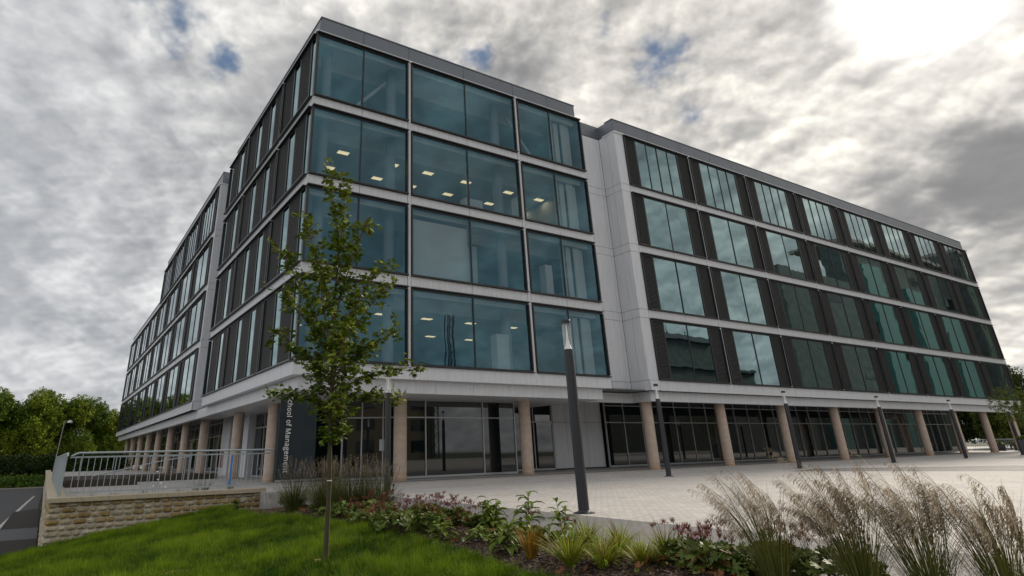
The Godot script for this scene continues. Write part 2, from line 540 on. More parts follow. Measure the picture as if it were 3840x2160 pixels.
func build_ground() -> void:
	one("ground", Vector3(-900, -3.0, -900), Vector3(900, -1.46, 900), M.field).set_meta("kind", "structure")
	# the paved square and the terrace in front of the left facade
	one("paved_square", Vector3(-1.36, -1.4, -130), Vector3(130, 0.0, 62), M.paving_light).set_meta("kind", "structure")
	one("terrace_paving", Vector3(-7.05, -1.4, -90), Vector3(-1.365, -0.004, 3.1), M.paving_light).set_meta("kind", "structure")
	flat("dark_paving_band", M.paving_dark, [Vector2(-1.355, 5.2), Vector2(0.92, 5.2), Vector2(0.92, 40.0), Vector2(-1.355, 40.0)], 0.005)
	flat("far_paving_band", M.paving_dark, [Vector2(20.6, 6.6), Vector2(24.0, 5.9), Vector2(33.0, 15.5), Vector2(24.2, 15.5)], 0.005)
	flat("building_paving_strip", M.paving_dark, [Vector2(0.4, -1.7), Vector2(74.0, -1.7), Vector2(74.0, -1.25), Vector2(0.4, -1.25)], 0.005)
	# road beside the wall
	flat("road", M.asphalt, [Vector2(-60, -57.0), Vector2(-7.2, -57.0), Vector2(-7.6, 3.0), Vector2(-10.5, 40), Vector2(-60, 40)], -1.40)
	flat("road_line", M.white_paint, [Vector2(-9.05, 6.0), Vector2(-8.93, 6.0), Vector2(-8.62, -11.3), Vector2(-8.05, -30.0), Vector2(-7.75, -39.0), Vector2(-7.86, -39.0), Vector2(-8.18, -30.0), Vector2(-8.76, -11.3)], -1.392)
	flat("soil_strip", M.dark_soil, [Vector2(-8.55, -20.0), Vector2(-7.33, -22.0), Vector2(-7.33, -9.2), Vector2(-8.62, -9.2)], -1.37)
	flat("grey_path", M.path_grey, [Vector2(-8.7, -9.2), Vector2(-7.33, -9.2), Vector2(-7.33, -4.6), Vector2(-8.8, -4.6)], -1.374)
	flat("soil_bed", M.dark_soil, [Vector2(-9.0, -4.6), Vector2(-7.33, -4.6), Vector2(-7.33, 3.9), Vector2(-8.9, 5.2)], -1.37)
	one("road_kerb", Vector3(-60, -1.42, -57.25), Vector3(-6.9, -1.28, -57.0), M.kerb).set_meta("kind", "structure")
	sheet("lawn", M.turf, -15.0, -2.9, 3.42, 27.0, 40, 60, lawn_y)
	sheet("mulch_bed", M.mulch_soil, -3.35, -1.37, 4.6, 27.0, 16, 150, func(x, z): return bed_y(x, z) if x > bed_edge(z) - 0.12 else lawn_y(x, z) - 0.03)
	# loose chips of bark on the bed
	var b := MB.new()
	b.box(Vector3(-0.5, -0.08, -0.16), Vector3(0.5, 0.08, 0.16))
	var chip := b.mesh(M.chip)
	var where := []; var cols := []
	for i in 15000:
		var z := 4.8 + 14.8 * pow(rng.randf(), 0.7)
		var x := rng.randf_range(bed_edge(z) - 0.03, -1.40)
		var s := rng.randf_range(0.018, 0.060)
		var t := Transform3D(Basis.from_euler(Vector3(rng.randf_range(-0.5, 0.5), rng.randf() * TAU, rng.randf_range(-0.5, 0.5))).scaled_local(Vector3(s, s * 0.8, s)), Vector3(x, bed_y(x, z) + rng.randf_range(0.0, 0.018), z))
		where.append(t)
		var k := pow(rng.randf(), 2.0)
		cols.append(Color(0.030, 0.017, 0.011).lerp(Color(0.21, 0.13, 0.075), k))
	tag(copies("bark_mulch", chip, where, cols), "dark brown bark chips covering the planting bed", "mulch")


# ------------------------------------------------------------------ the building
func louvre_mesh(w: float, h: float) -> ArrayMesh:
	var key := "louvre %.2f %.2f" % [w, h]
	if not cache.has(key):
		var b := MB.new()
		b.quad(Vector3(0, 0, -0.07), Vector3(w, 0, -0.07), Vector3(w, h, -0.07), Vector3(0, h, -0.07))
		var count := int(h / 0.076)
		var p := h / count
		for i in count:
			var y := i * p
			b.quad(Vector3(0, y, 0.0), Vector3(w, y, 0.0), Vector3(w, y + p * 0.42, -0.004), Vector3(0, y + p * 0.42, -0.004))
			b.quad(Vector3(0, y + p * 0.42, -0.004), Vector3(w, y + p * 0.42, -0.004), Vector3(w, y + p * 0.85, -0.06), Vector3(0, y + p * 0.85, -0.06))
			b.quad(Vector3(w, y, 0.0), Vector3(0, y, 0.0), Vector3(0, y + 0.006, -0.065), Vector3(w, y + 0.006, -0.065))
		cache[key] = b.mesh(M.louvre)
	return cache[key]


# One window box. x runs along the facade, z points out of it. parts: [kind, from, to], g a pane, l a louvre.
func window(parent: Node, at: Transform3D, w: float, h: float, parts: Array, glass: Material, left_fin := true, right_fin := true) -> Node3D:
	var o := sub("window", parent, at)
	var key := "window %.2f %.2f %s %s %s" % [w, h, parts, left_fin, right_fin]
	if not cache.has(key):
		var b := MB.new()
		var x0 := 0.0 if left_fin else -0.02
		b.box(Vector3(x0, 0, -0.16), Vector3(w, 0.05, 0.17))
		b.box(Vector3(x0, 0.05, -0.16), Vector3(w, 0.11, 0.02))
		b.box(Vector3(x0, h - 0.05, -0.16), Vector3(w, h, 0.15))
		b.box(Vector3(x0, h - 0.14, -0.16), Vector3(w, h - 0.05, 0.03))
		if left_fin:
			b.box(Vector3(0, 0.11, -0.16), Vector3(0.07, h - 0.14, 0.09))
		if right_fin:
			b.box(Vector3(w - 0.07, 0.11, -0.16), Vector3(w, h - 0.14, 0.09))
		cache[key] = b.mesh(M.frame)
	put("frame", cache[key], o)
	for k in parts.size():
		var p: Array = parts[k]
		var pw: float = p[2] - p[1]
		if p[0] == "l":
			put("louvre", louvre_mesh(pw, h - 0.27), o, Transform3D(Basis(), Vector3(p[1], 0.12, 0.03))).set_meta("kind", "stuff")
		else:
			var gk := "pane %.3f %.3f %s" % [pw, h, glass.resource_name]
			if not cache.has(gk):
				var b := MB.new()
				b.quad(Vector3(0, 0, 0), Vector3(pw, 0, 0), Vector3(pw, h - 0.27, 0), Vector3(0, h - 0.27, 0))
				cache[gk] = b.mesh(glass)
			# no two panes hang perfectly true
			var lean := Basis.from_euler(Vector3(rng.randf_range(-0.0022, 0.0022), rng.randf_range(-0.003, 0.003), 0))
			put("pane", cache[gk], o, Transform3D(lean, Vector3(p[1], 0.12, -0.012)))
		if k > 0:
			var mk := "mullion %.2f" % h
			if not cache.has(mk):
				var b := MB.new()
				b.box(Vector3(-0.028, 0.11, -0.14), Vector3(0.028, h - 0.14, 0.022))
				cache[mk] = b.mesh(M.frame)
			var thick := 1.0
			if p[0] != parts[k - 1][0]:
				thick = 1.7
			put("mullion", cache[mk], o, Transform3D(Basis().scaled(Vector3(thick, 1, 1 if thick == 1.0 else 1.3)), Vector3((p[1] + parts[k - 1][2]) * 0.5, 0, 0)))
	return o


# a cladding panel lying in the facade's plane, its front at z = front
func panel(parent: Node, basis: Transform3D, x0: float, x1: float, y0: float, y1: float, front: float, m: Material, called := "cladding_panel", gap := 0.009) -> MeshInstance3D:
	var key := "panel %.3f %.3f %s" % [x1 - x0, y1 - y0, m.resource_name]
	if not cache.has(key):
		var b := MB.new()
		b.chamfer(Vector3(gap, gap, -0.04), Vector3(x1 - x0 - gap, y1 - y0 - gap, 0), 0.006)
		cache[key] = b.mesh(m)
	return put(called, cache[key], parent, basis * Transform3D(Basis(), Vector3(x0, y0, front)))


func build_building() -> void:
	var o := thing("office_building", "large grey office building with teal windows above an open colonnade", "building")
	var ident := Transform3D()
	var LF := Transform3D(Basis(Vector3.UP, -PI / 2), Vector3.ZERO)        # left facade: x runs towards +z, out is -x
	# ---- corner block: right facade
	var rb := [[0.0, 4.95, [["g", 0.11, 2.43], ["g", 2.49, 4.86]]], [5.13, 11.88, [["g", 0.08, 3.34], ["g", 3.40, 6.67]]], [12.09, 17.06, [["g", 0.08, 2.43], ["g", 2.49, 4.93]]]]
	var mull := [2.46, 8.5, 14.55]
	for r in 4:
		var h: float = ROW_HEAD[r] - ROW_BASE[r]
		for k in 3:
			window(o, Transform3D(Basis(), Vector3(rb[k][0], ROW_BASE[r], 0)), rb[k][1] - rb[k][0], h, rb[k][2], M.coated_glass, k > 0, true)
		one("corner_post", Vector3(-0.02, ROW_BASE[r] + 0.11, -0.14), Vector3(0.10, ROW_HEAD[r] - 0.14, 0.02), M.frame, o)
	var lb := [[-4.95, -0.161, [["l", 0.08, 1.66], ["g", 1.72, 2.62], ["l", 2.70, 4.22], ["g", 4.30, 4.70]], true, false],
		[-11.95, -5.12, [["l", 0.08, 1.82], ["g", 1.90, 2.76], ["l", 2.82, 4.45], ["g", 4.53, 5.42], ["l", 5.48, 6.75]], true, true],
		[-17.2, -12.12, [["g", 0.08, 0.90], ["l", 0.97, 2.84], ["g", 2.90, 3.86], ["l", 3.94, 5.0]], true, true]]
	for r in 4:
		for k in 3:
			window(o, LF * Transform3D(Basis(), Vector3(lb[k][0], ROW_BASE[r], 0)), lb[k][1] - lb[k][0], ROW_HEAD[r] - ROW_BASE[r], lb[k][2], M.side_glass, lb[k][3], lb[k][4])
	# spandrels between the rows, and pier strips between the bays
	for r in 3:
		var y0: float = ROW_HEAD[r]; var y1: float = ROW_BASE[r + 1]
		for k in 3:
			panel(o, ident, rb[k][0] - (0.0 if k else 0.0), mull[k], y0, y1, 0.01, M.light_panel, "spandrel_panel")
			panel(o, ident, mull[k], rb[k][1], y0, y1, 0.01, M.light_panel, "spandrel_panel")
			panel(o, LF, lb[k][0], (-0.02 if k == 0 else lb[k][1]), y0, y1, 0.01, M.light_panel, "spandrel_panel")
	for r in 4:
		for x in [[4.955, 5.125], [11.885, 12.085]]:
			panel(o, ident, x[0], x[1], ROW_BASE[r], ROW_HEAD[r], 0.02, M.light_panel, "pier_panel")
			panel(o, LF, -x[1] if x[0] < 6 else -12.115, -x[0] if x[0] < 6 else -11.955, ROW_BASE[r], ROW_HEAD[r], 0.02, M.ledge_metal, "pier_panel")
			if r < 3:
				panel(o, ident, x[0], x[1], ROW_HEAD[r], ROW_BASE[r + 1], 0.02, M.light_panel, "pier_panel")
				panel(o, LF, -x[1] if x[0] < 6 else -12.115, -x[0] if x[0] < 6 else -11.955, ROW_HEAD[r], ROW_BASE[r + 1], 0.02, M.light_panel, "pier_panel")
	# the two stepped bands under the windows
	var bx := [0.0, 5.04, 11.98, 17.06]
	for k in 3:
		panel(o, ident, bx[k], bx[k + 1], 4.02, 4.587, 0.06, M.light_panel, "band_panel")
		panel(o, LF, [-17.2, -12.03, -5.04][k], [-12.03, -5.04, -0.06 + 0.06][k], 4.02, 4.587, 0.06, M.light_panel, "band_panel")
	one("band_core", Vector3(-0.045, 4.03, -17.19), Vector3(17.05, 4.58, 0.045), M.light_panel, o)
	for k in 8:
		panel(o, ident, 0.36 + k * 2.045, 0.36 + (k + 1) * 2.045, 3.484, 4.02, -0.30, M.light_panel, "fascia_panel")
		panel(o, LF, -16.8 + k * 2.055, -16.8 + (k + 1) * 2.055, 3.484, 4.02, -0.30, M.light_panel, "fascia_panel")
	one("fascia_core", Vector3(0.315, 3.49, -16.8), Vector3(16.72, 4.03, -0.315), M.light_panel, o)
	# right-hand return of the corner block
	for r in 4:
		one("end_panel", Vector3(17.02, ROW_BASE[r], -1.33), Vector3(17.055, ROW_HEAD[r], -0.165), M.light_panel, o)
		if r < 3:
			one("end_panel", Vector3(17.02, ROW_HEAD[r] + 0.01, -1.33), Vector3(17.055, ROW_BASE[r + 1] - 0.01, -0.05), M.light_panel, o)
	# parapet: a light ledge, then dark sheets set back, then a capping
	one("parapet_ledge", Vector3(-0.07, 20.185, -17.25), Vector3(17.12, 20.29, 0.07), M.light_panel, o)
	var pj := [0.17, 2.45, 5.05, 8.5, 11.95, 14.6, 16.82]
	for k in 6:
		panel(o, ident, pj[k], pj[k + 1], 20.29, 21.17, -0.08, M.dark_panel, "parapet_panel")
	for k in 6:
		panel(o, LF, -16.6 + k * 2.75, -16.6 + (k + 1) * 2.75 - (0.06 if k == 5 else 0.0), 20.29, 21.17, -0.17, M.dark_panel, "parapet_panel")
	one("parapet_core", Vector3(0.21, 20.29, -16.6), Vector3(16.81, 21.16, -0.12), M.dark_panel, o)
	one("parapet_capping", Vector3(0.14, 21.17, -16.64), Vector3(16.86, 21.23, -0.05), M.dark_panel, o)
	build_rooms(o)
	# ---- recess between the corner block and the right wing, and the wing's side
	var ys := [4.03, 4.587, 8.09, 8.59, 12.095, 12.59, 16.1, 16.59, 20.22]
	var RS := Transform3D(Basis(Vector3.UP, -PI / 2), Vector3(20.1, 0, 0))
	for j in 8:
		var xs := [17.06, 17.26, 18.6, 19.84, 20.1] if j % 2 else [17.06, 18.6, 19.84, 20.1]
		for i in xs.size() - 1:
			panel(o, ident, xs[i], xs[i + 1], ys[j], ys[j + 1], -1.34, M.light_panel)
		panel(o, RS, -1.34, -0.65, ys[j], ys[j + 1], 0.0, M.light_panel)
		panel(o, RS, -0.65, 0.0, ys[j], ys[j + 1], 0.0, M.light_panel)
	one("recess_backing", Vector3(16.9, 4.0, -1.9), Vector3(20.16, 20.3, -1.385), M.backing, o)
	one("recess_fascia", Vector3(16.72, 3.484, -1.9), Vector3(20.40, 4.02, -1.62), M.light_panel, o)
	one("recess_fascia", Vector3(20.40, 3.486, -1.9), Vector3(20.46, 4.02, -0.315), M.light_panel, o)
	one("recess_parapet", Vector3(16.9, 20.26, -1.85), Vector3(20.22, 21.26, -1.44), M.dark_panel, o)
	# ---- right wing
	wing(o, ident, 8, 8, 20.1, 74.0, 1.0)
	# ---- left wing: its facade lies in line with the corner block's left one
	var CF := Transform3D(Basis(Vector3.UP, -PI / 2), Vector3(0, 0, 0))
	wing(o, CF, 8, 4, -20.37, -74.2, -1.0)
	var CS := Transform3D(Basis(), Vector3(0, 0, -20.37))
	for j in 8:
		panel(o, CS, 0.0, 0.66, ys[j], ys[j + 1], 0.0, M.light_panel)
		panel(o, CS, 0.66, 1.36, ys[j], ys[j + 1], 0.0, M.light_panel)
	one("recess_wall", Vector3(1.36, 4.0, -20.4), Vector3(1.8, 20.3, -17.0), M.light_panel, o)
	one("recess_fascia", Vector3(0.315, 3.484, -20.72), Vector3(1.8, 4.02, -16.8), M.light_panel, o)
	one("recess_parapet", Vector3(0.12, 20.26, -20.72), Vector3(1.4, 21.26, -20.44), M.dark_panel, o)
	# roofs and soffits
	one("roof", Vector3(0.5, 20.6, -47.0), Vector3(16, 20.8, -0.5), M.dark_panel, o)
	one("roof", Vector3(16.0, 20.55, -16), Vector3(73.6, 20.75, -1.7), M.dark_panel, o)
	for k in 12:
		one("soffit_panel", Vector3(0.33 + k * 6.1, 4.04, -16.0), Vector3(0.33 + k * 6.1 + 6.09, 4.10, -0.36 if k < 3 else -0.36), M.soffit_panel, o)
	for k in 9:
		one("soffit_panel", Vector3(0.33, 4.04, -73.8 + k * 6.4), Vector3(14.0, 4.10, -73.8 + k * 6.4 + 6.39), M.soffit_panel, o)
	build_ground_floor(o)


# A wing of equal bays. s = 1: bays run along +x from x0; s = -1: mirrored (the left wing runs away along -z).
func wing(o: Node, F: Transform3D, bays: int, high_bays: int, e0: float, e1: float, s: float) -> void:
	var first := 20.9 if s > 0 else -20.8
	var span := 6.44
	for k in bays:
		var a := first + s * BAY * k
		var x0: float = a if s > 0 else a - span
		for r in 4:
			if r == 3 and k >= high_bays:
				continue
			var parts := [["l", 0.08, 1.04], ["g", 1.10, 3.19], ["g", 3.25, 5.26], ["l", 5.34, 6.36]]
			if r == 3:
				parts = [["l", 0.08, 1.04], ["g", 1.10, 2.10], ["g", 2.16, 3.16], ["g", 3.22, 4.22], ["g", 4.28, 5.26], ["l", 5.34, 6.36]]
			window(o, F * Transform3D(Basis(), Vector3(x0, ROW_BASE[r], 0)), span, ROW_HEAD[r] - ROW_BASE[r], parts, M.mirror_glass if s > 0 else M.side_glass)
			if r < 3:
				panel(o, F, x0, x0 + span * 0.5, ROW_HEAD[r], ROW_BASE[r + 1], 0.01, M.light_panel, "spandrel_panel")
				panel(o, F, x0 + span * 0.5, x0 + span, ROW_HEAD[r], ROW_BASE[r + 1], 0.01, M.light_panel, "spandrel_panel")
			# pier strip after this bay
			var p0: float = x0 + span if s > 0 else x0 - (BAY - span)
			if k < bays - 1:
				panel(o, F, p0 + 0.01, p0 + BAY - span - 0.01, ROW_BASE[r], ROW_HEAD[r], 0.02, M.light_panel, "pier_panel")
				if r < 3:
					panel(o, F, p0, p0 + BAY - span, ROW_HEAD[r], ROW_BASE[r + 1], 0.025, M.light_panel, "pier_panel")
		panel(o, F, x0, x0 + BAY if s > 0 else x0 + span, 4.02, 4.587, 0.06, M.light_panel, "band_panel")
		if s < 0:
			panel(o, F, x0 - (BAY - span), x0, 4.02, 4.587, 0.06, M.light_panel, "band_panel")
	# end strips by the corners
	var ys := [4.03, 4.587, 8.09, 8.59, 12.095, 12.59, 16.1, 16.59, 20.22]
	var c0 := minf(e0, first); var c1 := maxf(e0, first)
	var f0 := minf(first + s * (BAY * bays - (BAY - span)), e1); var f1 := maxf(first + s * (BAY * bays - (BAY - span)), e1)
	for j in 8:
		panel(o, F, c0, c1, ys[j], ys[j + 1], 0.0 if j else 0.06, M.light_panel)
		if (s > 0 or j < 6) and f1 - f0 > 0.05:
			panel(o, F, f0, f1, ys[j], ys[j + 1], 0.0, M.light_panel)
	var lo := minf(e0, e1); var hi := maxf(e0, e1)
	var high_end := e1 if high_bays == bays else first + s * (BAY * high_bays - 0.05)
	var n := int(absf(e1 - e0) / 3.3)
	var d := (hi - lo - 0.7) / n
	for k in n:
		panel(o, F, lo + 0.35 + k * d, lo + 0.35 + (k + 1) * d, 3.484, 4.02, -0.30, M.light_panel, "fascia_panel")
	var core := func(called: String, xa: float, xb: float, ya: float, yb: float, za: float, zb: float, m: Material):
		var b := MB.new()
		b.box(Vector3(minf(xa, xb), ya, za), Vector3(maxf(xa, xb), yb, zb))
		put(called, b.mesh(m), o, F)
	core.call("wall", e0 + s * 0.06, e1 - s * 0.06, 4.04, 16.45, -14.0, -0.20, M.backing)
	core.call("wall", e0 + s * 0.06, high_end - s * 0.06, 16.45, 20.2, -14.0, -0.20, M.backing)
	core.call("fascia_core", lo + 0.35, hi - 0.35, 3.49, 4.03, -0.6, -0.315, M.light_panel)
	# parapets
	var runs := [[e0, high_end, 20.18]]
	if high_bays < bays:
		runs.append([high_end, e1, 16.1])
	for q in runs:
		var a: float = minf(q[0], q[1]); var b2: float = maxf(q[0], q[1]); var y: float = q[2]
		core.call("parapet_ledge", a - 0.03, b2 + 0.03, y + 0.005, y + 0.11, -1.0, 0.07, M.light_panel)
		var ia: float = a + (0.10 if s > 0 else 0.35); var ib := b2 - (0.35 if s > 0 else 0.10)
		var m := int((b2 - a) / 3.3)
		for k in m:
			panel(o, F, lerpf(ia, ib, float(k) / m), lerpf(ia, ib, float(k + 1) / m), y + 0.11, y + 1.04, -0.10, M.dark_panel, "parapet_panel")
		core.call("parapet_core", ia, ib, y + 0.10, y + 1.03, -0.7, -0.14, M.dark_panel)
		core.call("parapet_capping", ia - 0.04, ib + 0.04, y + 1.04, y + 1.10, -0.75, -0.07, M.dark_panel)
		if s > 0:
			core.call("parapet_core", ia, ia + 0.2, y + 0.10, y + 1.03, -2.0, -0.7, M.dark_panel)


func build_rooms(o: Node) -> void:
	for r in 4:
		var y0: float = ROW_BASE[r] - 0.0; var y1: float = ROW_HEAD[r]
		one("floor_slab", Vector3(0.16, y0 - 0.30, -16.8), Vector3(17.0, y0 + 0.06, -0.17), M.carpet, o)
		one("room_ceiling", Vector3(0.16, y1 - 0.06, -16.8), Vector3(17.0, y1 + 0.10, -0.17), M.room_white, o)
		one("room_wall", Vector3(0.2, y0 + 0.06, -15.2), Vector3(17.0, y1 - 0.06, -15.0), M.room_grey, o)
		one("room_wall", Vector3(16.9, y0 + 0.06, -15.0), Vector3(17.015, y1 - 0.06, -0.2), M.room_grey, o)
		one("room_wall", Vector3(0.18, y0 + 0.06, -15.0), Vector3(0.24, y1 - 0.06, -4.9), M.room_grey, o)
		one("ceiling_beam", Vector3(0.3, y1 - 0.62, -2.5), Vector3(16.9, y1 - 0.061, -1.9), M.room_white, o)
		one("blind_box", Vector3(0.2, y1 - 0.34, -0.42), Vector3(16.8, y1 - 0.065, -0.26), M.blind, o)
		for x in [0.95, 4.55, 11.25]:
			var b := MB.new()
			b.tube([Vector3(x, y0 + 0.06, -1.15), Vector3(x, y1 - 0.07, -1.15)], [0.26, 0.26], 20, false)
			put("room_column", b.mesh(M.blind_box), o)
		for k in 4:
			one("blind", Vector3(14.85 + k * 0.5, y0 + 0.08, -0.55 - 0.1 * (k % 2)), Vector3(15.13 + k * 0.5 + 0.08 * (k % 3), y1 - 0.36, -0.47 - 0.1 * (k % 2)), M.blind, o)
	# drawn blind and partition on the third row, braces on the top floor, cabinets
	one("blind", Vector3(5.22, 8.66, -0.24), Vector3(8.44, 11.5, -0.21), M.blind, o)
	one("room_partition", Vector3(8.6, 8.65, -1.9), Vector3(10.1, 11.3, -1.8), M.room_white, o)
	for q in [[Vector3(2.0, 16.7, -1.3), Vector3(4.7, 19.9, -1.3)], [Vector3(12.3, 19.6, -1.3), Vector3(14.6, 16.7, -1.3)]]:
		var b := MB.new()
		b.tube([q[0], q[1]], [0.10, 0.10], 10)
		put("brace", b.mesh(M.room_white), o)
	for q in [[8.75, 12.65, 1.1, 0.85], [12.2, 12.65, 0.45, 1.6], [13.85, 8.65, 0.5, 1.9], [10.3, 4.65, 0.75, 1.85], [15.3, 4.65, 0.4, 1.5]]:
		var b := MB.new()
		b.chamfer(Vector3(0, 0, -0.5), Vector3(q[2], q[3], 0), 0.01)
		put("cabinet", b.mesh(M.room_white), o, Transform3D(Basis(), Vector3(q[0], q[1], -0.7)))
	# lit ceiling fittings: each a housing, a lens, and a light of the same size
	var ord := ["first", "second", "third", "fourth", "fifth", "sixth", "seventh", "eighth", "ninth", "tenth", "eleventh", "twelfth"]
	for row in [[2, 16.1, [3.0, 5.95, 8.2, 10.8, 13.95, 16.4], [-3.6, -5.65], "second glazed row from top"], [0, 8.09, [3.1, 6.2, 9.0, 11.9, 14.9], [-5.3, -9.9], "lowest glazed row"]]:
		for zi in 2:
			for xi in row[2].size():
				var x: float = row[2][xi]; var z: float = row[3][zi]; var y: float = row[1] - 0.06
				var t := thing("ceiling_light", "lit ceiling light, %s from the corner, %s line, %s" % [ord[xi], ["front", "rear"][zi], row[4]], "ceiling light", Vector3(x, y, z), 0.0, "lit ceiling lights in the corner block")
				one("housing", Vector3(-0.34, -0.05, -0.20), Vector3(0.34, -0.001, 0.20), M.room_white, t)
				one("lamp_lens", Vector3(-0.30, -0.075, -0.16), Vector3(0.30, -0.051, -0.02), M.lamp_panel, t)
				one("lamp_lens", Vector3(-0.30, -0.075, 0.02), Vector3(0.30, -0.051, 0.16), M.lamp_panel, t)
				var l := AreaLight3D.new()
				l.name = "light"
				l.area_size = Vector2(0.60, 0.32)
				l.light_color = Color(1.0, 0.93, 0.75)
				l.light_energy = 0.55
				l.shadow_enabled = true
				l.position = Vector3(0, -0.085, 0)
				l.rotation.x = -PI / 2
				l.set("area_range", 30.0)
				t.add_child(l)


func column(o: Node, x: float, z: float) -> void:
	if not cache.has("column"):
		var b := MB.new()
		b.col = Color(0.80, 0.70, 0.56)
		b.lathe([Vector2(0.305, 0.0), Vector2(0.305, 0.10), Vector2(0.30, 0.105)], 28)
		b.col = Color(0.92, 0.87, 0.80)
		b.lathe([Vector2(0.30, 0.105), Vector2(0.30, 0.38)], 28)
		b.col = Color(1, 1, 1)
		for k in 3:
			b.lathe([Vector2(0.30, 0.38 + k * 1.22), Vector2(0.30, 1.592 + k * 1.22), Vector2(0.296, 1.60 + k * 1.22)], 28)
		cache.column = b.mesh(M.concrete)
	put("column", cache.column, o, Transform3D(Basis(Vector3.UP, rng.randf() * TAU), Vector3(x, 0, z)))


# a run of shop-front glazing in a plane; xs are mullion positions along it
func shopfront(o: Node, F: Transform3D, xs: Array, transom: float, head: float, top: float) -> void:
	for i in xs.size():
		var b := MB.new()
		b.box(Vector3(xs[i] - 0.03, 0.02, -0.05), Vector3(xs[i] + 0.03, top, 0.05))
		put("mullion", b.mesh(M.aluminium), o, F)
		if i == xs.size() - 1:
			continue
		var a: float = xs[i] + 0.03; var c: float = xs[i + 1] - 0.03
		var q := sub("window", o, F)
		for y in [[0.02, 0.12], [transom - 0.03, transom + 0.03], [head - 0.03, head + 0.03]]:
			one("rail", Vector3(a, y[0], -0.045), Vector3(c, y[1], 0.045), M.aluminium, q)
		for y in [[0.12, transom - 0.03], [transom + 0.03, head - 0.03], [head + 0.03, top]]:
			var g := MB.new()
			g.quad(Vector3(a, y[0], 0), Vector3(c, y[0], 0), Vector3(c, y[1], 0), Vector3(a, y[1], 0))
			put("pane", g.mesh(M.shop_glass), q, Transform3D(Basis.from_euler(Vector3(rng.randf_range(-0.001, 0.001), rng.randf_range(-0.001, 0.001), 0)), Vector3.ZERO))


func build_ground_floor(o: Node) -> void:
	for q in [[5.9, -2.45], [13.0, -2.3], [1.5, -7.2], [1.5, -14.0]]:
		column(o, q[0], q[1])
	for k in 9:
		column(o, 20.9 + BAY * k, -1.15)
	for k in 8:
		column(o, 1.35, -22.6 - 7.0 * k)
	var at := func(x, z, turn): return Transform3D(Basis(Vector3.UP, turn), Vector3(x, 0, z))
	# corner block: projecting glass box, deeper glass, panel wall
	shopfront(o, at.call(0, -3.65, 0.0), [6.75, 7.9, 11.3, 13.35], 2.72, 3.78, 4.04)
	shopfront(o, at.call(13.35, -3.65, PI / 2), [0.05, 2.60], 2.72, 3.78, 4.04)
	shopfront(o, at.call(0, -6.3, 0.0), [13.4, 15.3, 16.8, 18.25], 2.68, 3.74, 4.04)
	shopfront(o, at.call(6.70, -3.72, PI / 2 + 1.25), [-2.95 + 2.95, 0.95, 1.95, 2.85], 2.72, 3.78, 4.04)
	shopfront(o, at.call(0, -6.5, 0.0), [1.6, 2.9, 4.2, 5.75], 2.72, 3.74, 4.04)
	var xs := [18.32, 19.38, 21.05, 22.42]
	for i in 3:
		for y in [[0.06, 2.67], [2.67, 4.04]]:
			panel(o, Transform3D(Basis(), Vector3(0, 0, -6.25)), xs[i], xs[i + 1], y[0], y[1], 0.0, M.light_panel, "wall_panel")
	one("wall", Vector3(18.3, 0.0, -6.6), Vector3(22.44, 4.04, -6.30), M.backing, o)
	# right wing
	var bx := []
	for k in 31:
		bx.append(22.5 + k * 1.69)
	shopfront(o, at.call(0, -6.0, 0.0), bx, 2.66, 3.69, 4.04)
	shopfront(o, at.call(73.2, -6.0, PI / 2), [0.05, 1.7, 3.4, 5.1], 2.66, 3.69, 4.04)
	# left side
	var lx := []
	for k in 6:
		lx.append(-15.8 + k * 1.85)
	shopfront(o, at.call(3.0, 0, -PI / 2), lx, 2.72, 3.7, 4.04)
	shopfront(o, at.call(4.0, 0, -PI / 2), range(30).map(func(k): return -73.8 + k * 1.75), 2.72, 3.7, 4.04)
	one("wall", Vector3(2.6, 0.0, -22.9), Vector3(3.0, 4.04, -20.6), M.light_panel, o)
	one("wall", Vector3(2.6, 0.0, -18.0), Vector3(3.0, 4.04, -16.0), M.light_panel, o)
	shopfront(o, at.call(2.8, 0, -PI / 2), [-20.55, -19.3, -18.05], 2.3, 3.3, 4.04)
	var dn := one("fire_panel", Vector3(2.56, 0.5, -22.4), Vector3(2.6, 1.5, -21.8), M.red_panel, o)
	dn.set_meta("label", "dark red panel on the pale wall")
	one("wall", Vector3(4.3, 0.0, -73.0), Vector3(4.6, 4.04, -16.0), M.backing, o)
	one("wall", Vector3(6.0, 0.0, -7.2), Vector3(73.0, 4.04, -6.7), M.backing, o)
	one("wall", Vector3(1.6, 0.0, -7.2), Vector3(6.0, 4.04, -6.7), M.backing, o)
	# notice on the entrance glass and small downlights in the soffit
	one("notice", Vector3(5.62, 1.25, -4.02), Vector3(5.86, 1.75, -3.99), M.paper, o)
	for q in [[10.9, -1.6], [16.8, -1.7], [1.2, -9.8], [5.2, -4.4]]:
		var b := MB.new()
		b.lathe([Vector2(0.0, 4.02), Vector2(0.09, 4.02), Vector2(0.10, 4.04)], 14)
		put("downlight", b.mesh(M.diffuser), o, Transform3D(Basis(), Vector3(q[0], 0, q[1])))


